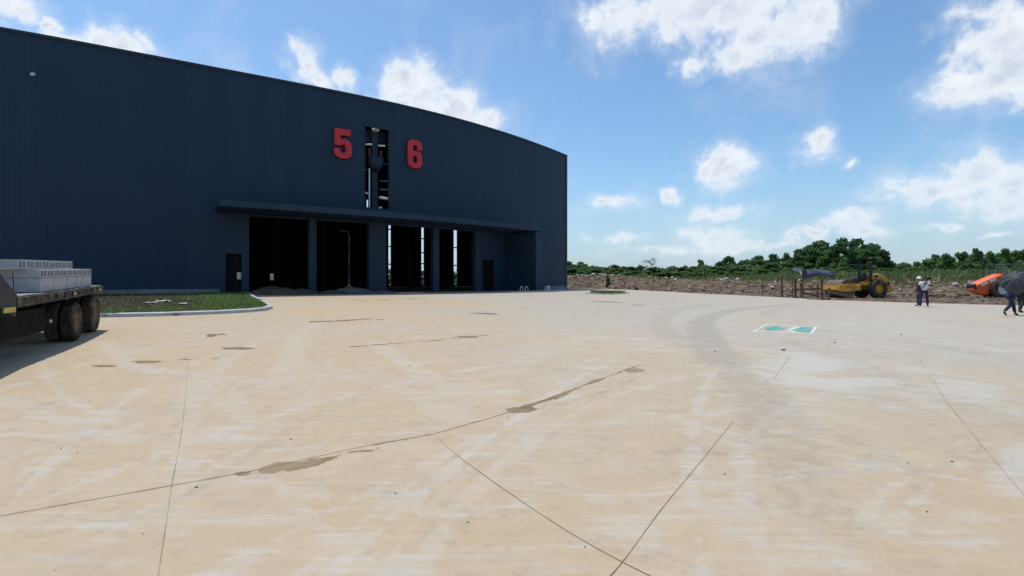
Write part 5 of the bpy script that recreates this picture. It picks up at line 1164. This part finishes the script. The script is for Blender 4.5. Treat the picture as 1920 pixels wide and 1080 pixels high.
def person(loc, rz, label, pose, shirt, trousers, shoe, hair='short', hairm=None, scale=1.0, cap=None, sleeve=None):
    P_ = {k: Vector(v) for k, v in pose.items()}; t = empty('person', loc, rz, label, 'person'); t.scale = (scale,) * 3
    n = {'pelvis': (P_['pelvis'], (.135, .10)), 'waist': (P_['waist'], (.125, .095)), 'chest': (P_['chest'], (.155, .11)), 'neckb': (P_['neckb'], (.07, .06)), 'neck': (P_['neck'], .052), 'headc': (P_['head'] - Vector((0, 0, .05)), .055)}
    e = [('pelvis', 'waist'), ('waist', 'chest'), ('chest', 'neckb'), ('neckb', 'neck'), ('neck', 'headc')]
    for s in 'LR':
        n[s + 'sh'] = (P_[s + 'sh'], .058); n[s + 'el'] = (P_[s + 'el'], .042); n[s + 'wrist'] = (P_[s + 'wr'], .028); e += [('chest', s + 'sh'), (s + 'sh', s + 'el'), (s + 'el', s + 'wrist')]
        dr = (P_[s + 'wr'] - P_[s + 'el']).normalized(); outv = dr.cross(Vector((0, 1, .2))); outv = outv if outv.length > .1 else Vector((1, 0, 0)); fingers(n, e, P_[s + 'wr'], dr, outv * (1 if s == 'L' else -1), s)
        n[s + 'hip'] = (P_[s + 'hip'], .092); n[s + 'kn'] = (P_[s + 'kn'], .058); n[s + 'an'] = (P_[s + 'an'], .040); n[s + 'toe'] = (P_[s + 'toe'], .032); e += [('pelvis', s + 'hip'), (s + 'hip', s + 'kn'), (s + 'kn', s + 'an'), (s + 'an', s + 'toe')]
    body = join_meshes(skin_mesh(n, e, 1), head_mesh(P_['head'])); b = link('body', body, SKIN, t, True)
    n2 = {'waist': (P_['waist'], (.150, .12)), 'pelvis': (P_['pelvis'] + Vector((0, 0, -.01)), (.165, .13)), 'chest': (P_['chest'], (.178, .13)), 'neckb': (P_['neckb'] - Vector((0, 0, .01)), (.085, .075))}; e2 = [('waist', 'pelvis'), ('waist', 'chest'), ('chest', 'neckb')]
    n3 = {}
    for s in 'LR':
        n2[s + 'sh'] = (P_[s + 'sh'], .076); n2[s + 'el'] = (P_[s + 'sh'].lerp(P_[s + 'el'], .62), .066); e2 += [('chest', s + 'sh'), (s + 'sh', s + 'el')]
        n3[s] = ({'a': (P_[s + 'sh'].lerp(P_[s + 'el'], .45), .066), 'b': (P_[s + 'el'], .054), 'c': (P_[s + 'wr'], .040)}, [('a', 'b'), ('b', 'c')])
    link('shirt', skin_mesh(n2, e2, 2), shirt, t, True)
    if sleeve:
        for s in 'LR': link('sleeve', skin_mesh(*n3[s], 1), sleeve, t, True)
    n4 = {'pelvis': (P_['pelvis'], (.155, .125))}; e4 = []
    for s in 'LR': n4[s + 'hip'] = (P_[s + 'hip'], .108); n4[s + 'kn'] = (P_[s + 'kn'], .080); n4[s + 'an'] = (P_[s + 'an'] + Vector((0, 0, .015)), .066); e4 += [('pelvis', s + 'hip'), (s + 'hip', s + 'kn'), (s + 'kn', s + 'an')]
    link('trousers', skin_mesh(n4, e4, 2), trousers, t, True)
    for s in 'LR':
        a, tt = P_[s + 'an'], P_[s + 'toe']; d = (tt - a).normalized(); heel = a - d * .05 + Vector((0, 0, -.035))
        nn = {'h': (heel, (.045, .045)), 'm': (a.lerp(tt, .5) + Vector((0, 0, -.02)), (.045, .042)), 't': (tt + d * .03, (.042, .03))}; link('shoe', skin_mesh(nn, [('h', 'm'), ('m', 't')], 1), shoe, t, True)
    hm = MB(); hm.ball((0, 0, 0), (.086, .104, .125), 20, 14); hv = [Vector(v) for v in hm.v]
    if cap is None:
        hm.v = [P_['head'] + Vector((v.x, v.y - .012, v.z + .008)) if not (v.y > .045 and v.z < .06) and v.z > -.085 else P_['head'] + Vector((v.x * .7, min(v.y, .03) * .7, max(v.z, -.07) * .7)) for v in hv]
        link('hair', hm.mesh('hair'), hairm or HAIRM, t, True)
    for s in (-1, 1):
        k = MB(); k.ball(P_['head'] + Vector((s * .03, .083, .008)), (.012, .008, .008), 8, 6); k.build('eye', EYEM, t, True)
    return t
STAND = dict(pelvis=(0, 0, .96), waist=(0, -.01, 1.12), chest=(0, 0, 1.34), neckb=(0, .0, 1.47), neck=(0, .01, 1.53), head=(0, .02, 1.655), Lsh=(-.185, 0, 1.42), Lel=(-.25, -.03, 1.14), Lwr=(-.24, .06, .90), Rsh=(.185, 0, 1.42), Rel=(.25, -.03, 1.14), Rwr=(.24, .06, .90),
             Lhip=(-.10, 0, .90), Lkn=(-.13, .02, .50), Lan=(-.16, 0, .085), Ltoe=(-.18, .14, .035), Rhip=(.10, 0, .90), Rkn=(.13, .02, .50), Ran=(.16, 0, .085), Rtoe=(.19, .14, .035))
def pose(**k): d = dict(STAND); d.update(k); return d
C_white = cloth('white_shirt', (.62, .63, .68), (.72, .73, .76)); C_navy = cloth('navy_denim', (.012, .020, .055), (.022, .032, .075)); C_black = cloth('black_cloth', (.010, .010, .013), (.018, .018, .022)); C_grey = cloth('charcoal_shirt', (.03, .035, .045), (.04, .046, .058))
C_shoe = cloth('white_shoe', (.6, .6, .6), (.7, .7, .7)); C_dshoe = cloth('dark_shoe', (.03, .015, .014), (.05, .025, .02)); C_red = cloth('maroon_sleeve', (.05, .015, .02), (.07, .02, .028))
BROWNH = pbr('brown_hair', (.045, .02, .014), (.07, .03, .02), 30, .6)
f1 = G(1733, 576)
p1 = person(f1, R(-30), 'person in a white shirt and navy trousers seen from behind near the yard edge', pose(Lan=(-.22, 0, .085), Lkn=(-.17, .02, .5), Ltoe=(-.26, .13, .035), Rsh=(.19, .0, 1.43), Rel=(.33, .05, 1.22), Rwr=(.26, .16, 1.50), Lel=(-.27, .0, 1.15), Lwr=(-.29, .05, .88)), C_white, C_navy, C_shoe, hairm=BROWNH, scale=1.0, sleeve=C_red)
k = MB(); k.tube([(.13, -.13, 1.44), (.02, -.155, 1.30), (-.15, -.13, 1.06)], .022, 6); k.build('bag_strap', C_black, p1, True)
mr = p1.matrix_basis.copy(); bpy.context.view_layer.update()
ph = MB(); ph.box((0, 0, 0), (.20, .07, .17), None, .015); ph.tube([(0, .03, 0), (0, .12, 0)], .05, 12); o = ph.build('camera', M['black']); o.location = p1.matrix_world @ Vector((.25, .22, 1.62)); o.rotation_euler = (0, 0, R(-30)); tag(o, 'black camera held up at the shoulder of the person in white', 'camera')
f1b = G(1724, 573.5); p1b = person(f1b, R(25), 'person in dark clothes and white hard hat half hidden behind the one in white', pose(), C_black, C_navy, C_dshoe, scale=.98, sleeve=C_black, cap=True)
def hard_hat(loc, mat, label, tilt=(0, 0, 0)):
    t = empty('hard_hat', loc, 0, label, 'hard hat'); t.rotation_euler = tilt
    m = MB(); prof = [(.0, .125), (.05, .12), (.09, .095), (.115, .05), (.122, .0), (.116, .0), (.108, .05), (.0, .11)]; m.lathe(prof, (0, 0, 0), 'Z', 20); m.build('shell', mat, t, True)
    m = MB(); m.lathe([(.118, .004), (.15, -.004), (.15, -.010), (.118, -.004)], (0, .018, 0), 'Z', 20); m.build('brim', mat, t, True); return t
bpy.context.view_layer.update()
hard_hat(p1b.matrix_world @ Vector((0, .02, 1.70)), M['white'], 'white hard hat on the head of the dark dressed person')
f2 = G(1895, 591)
WALK = pose(pelvis=(0, 0, .90), waist=(0, .02, 1.06), chest=(0, .05, 1.28), neckb=(0, .07, 1.41), neck=(0, .09, 1.47), head=(0, .12, 1.59), Lsh=(-.185, .05, 1.36), Rsh=(.185, .05, 1.36), Lel=(-.24, .14, 1.12), Lwr=(-.14, .34, 1.20), Rel=(.24, .14, 1.12), Rwr=(.16, .34, 1.20),
            Lhip=(-.10, 0, .85), Lkn=(-.11, .24, .50), Lan=(-.11, .34, .09), Ltoe=(-.12, .48, .035), Rhip=(.10, 0, .85), Rkn=(.11, -.12, .47), Ran=(.11, -.44, .17), Rtoe=(.115, -.36, .035))
p2 = person(f2, R(-84), 'person in navy trousers striding right with body hidden behind a dark umbrella', WALK, C_grey, C_navy, C_dshoe)
f3 = G(1914, 586); WALK3 = pose(Lkn=(-.12, .10, .5), Lan=(-.12, .12, .09), Ltoe=(-.13, .26, .035), Rkn=(.12, -.02, .48), Ran=(.12, -.24, .12), Rtoe=(.12, -.13, .035), Rel=(.25, .06, 1.14), Rwr=(.22, .25, 1.02))
p3 = person(f3, R(-84), 'person all in black at the right edge carrying a yellow hard hat', WALK3, C_black, C_black, C_dshoe, sleeve=C_black)
bpy.context.view_layer.update()
hard_hat(p3.matrix_world @ Vector((.26, .34, .98)), pbr('yellow_hat', (.62, .55, .06), (.68, .60, .08), 4, .4), 'yellow hard hat carried in the hand of the person in black', (R(50), 0, 0))
# umbrella
M['umb'] = pbr('umbrella_cloth', (.028, .034, .044), (.036, .042, .054), 2, .6)
uc = at(1906, 525, f2.y - .45); t = empty('umbrella', uc, 0, 'open dark grey umbrella carried low in front of the striding person', 'umbrella'); t.rotation_euler = (R(56), R(-14), R(-42))
m = MB(); NR = 8; RS = .58; vs = [(0, 0, .20)]; fs = []
for j in range(1, 7):
    r = RS * j / 6
    for k in range(NR * 4):
        a = 2 * math.pi * k / (NR * 4); sag = (1 - abs(math.cos(a * NR / 2))) * .085 * j / 6; vs.append((math.cos(a) * r * (1 - sag), math.sin(a) * r * (1 - sag), .20 - .34 * (j / 6) ** 2.1 - sag * .9))
q = NR * 4
for k in range(q): fs.append((0, 1 + k, 1 + (k + 1) % q))
for j in range(5):
    for k in range(q): fs.append((1 + j * q + k, 1 + (j + 1) * q + k, 1 + (j + 1) * q + (k + 1) % q, 1 + j * q + (k + 1) % q))
m.add(vs, fs); o = m.build('canopy', M['umb'], t, False); sm = o.modifiers.new('thickness', 'SOLIDIFY'); sm.thickness = .004
m = MB(); m.tube([(0, 0, .26), (0, 0, -.55)], .009, 8); m.build('shaft', M['steel'], t); m = MB(); m.tube([(0, 0, -.55), (0, 0, -.66), (.03, 0, -.71), (.07, 0, -.69)], .014, 8); m.build('handle', M['black'], t, True)
for k in range(8):
    a = 2 * math.pi * k / 8; m = MB(); m.tube([(0, 0, .17), (math.cos(a) * .30, math.sin(a) * .30, .10), (math.cos(a) * .575, math.sin(a) * .575, -.145)], .004, 5); m.build('rib', M['steel'], t)
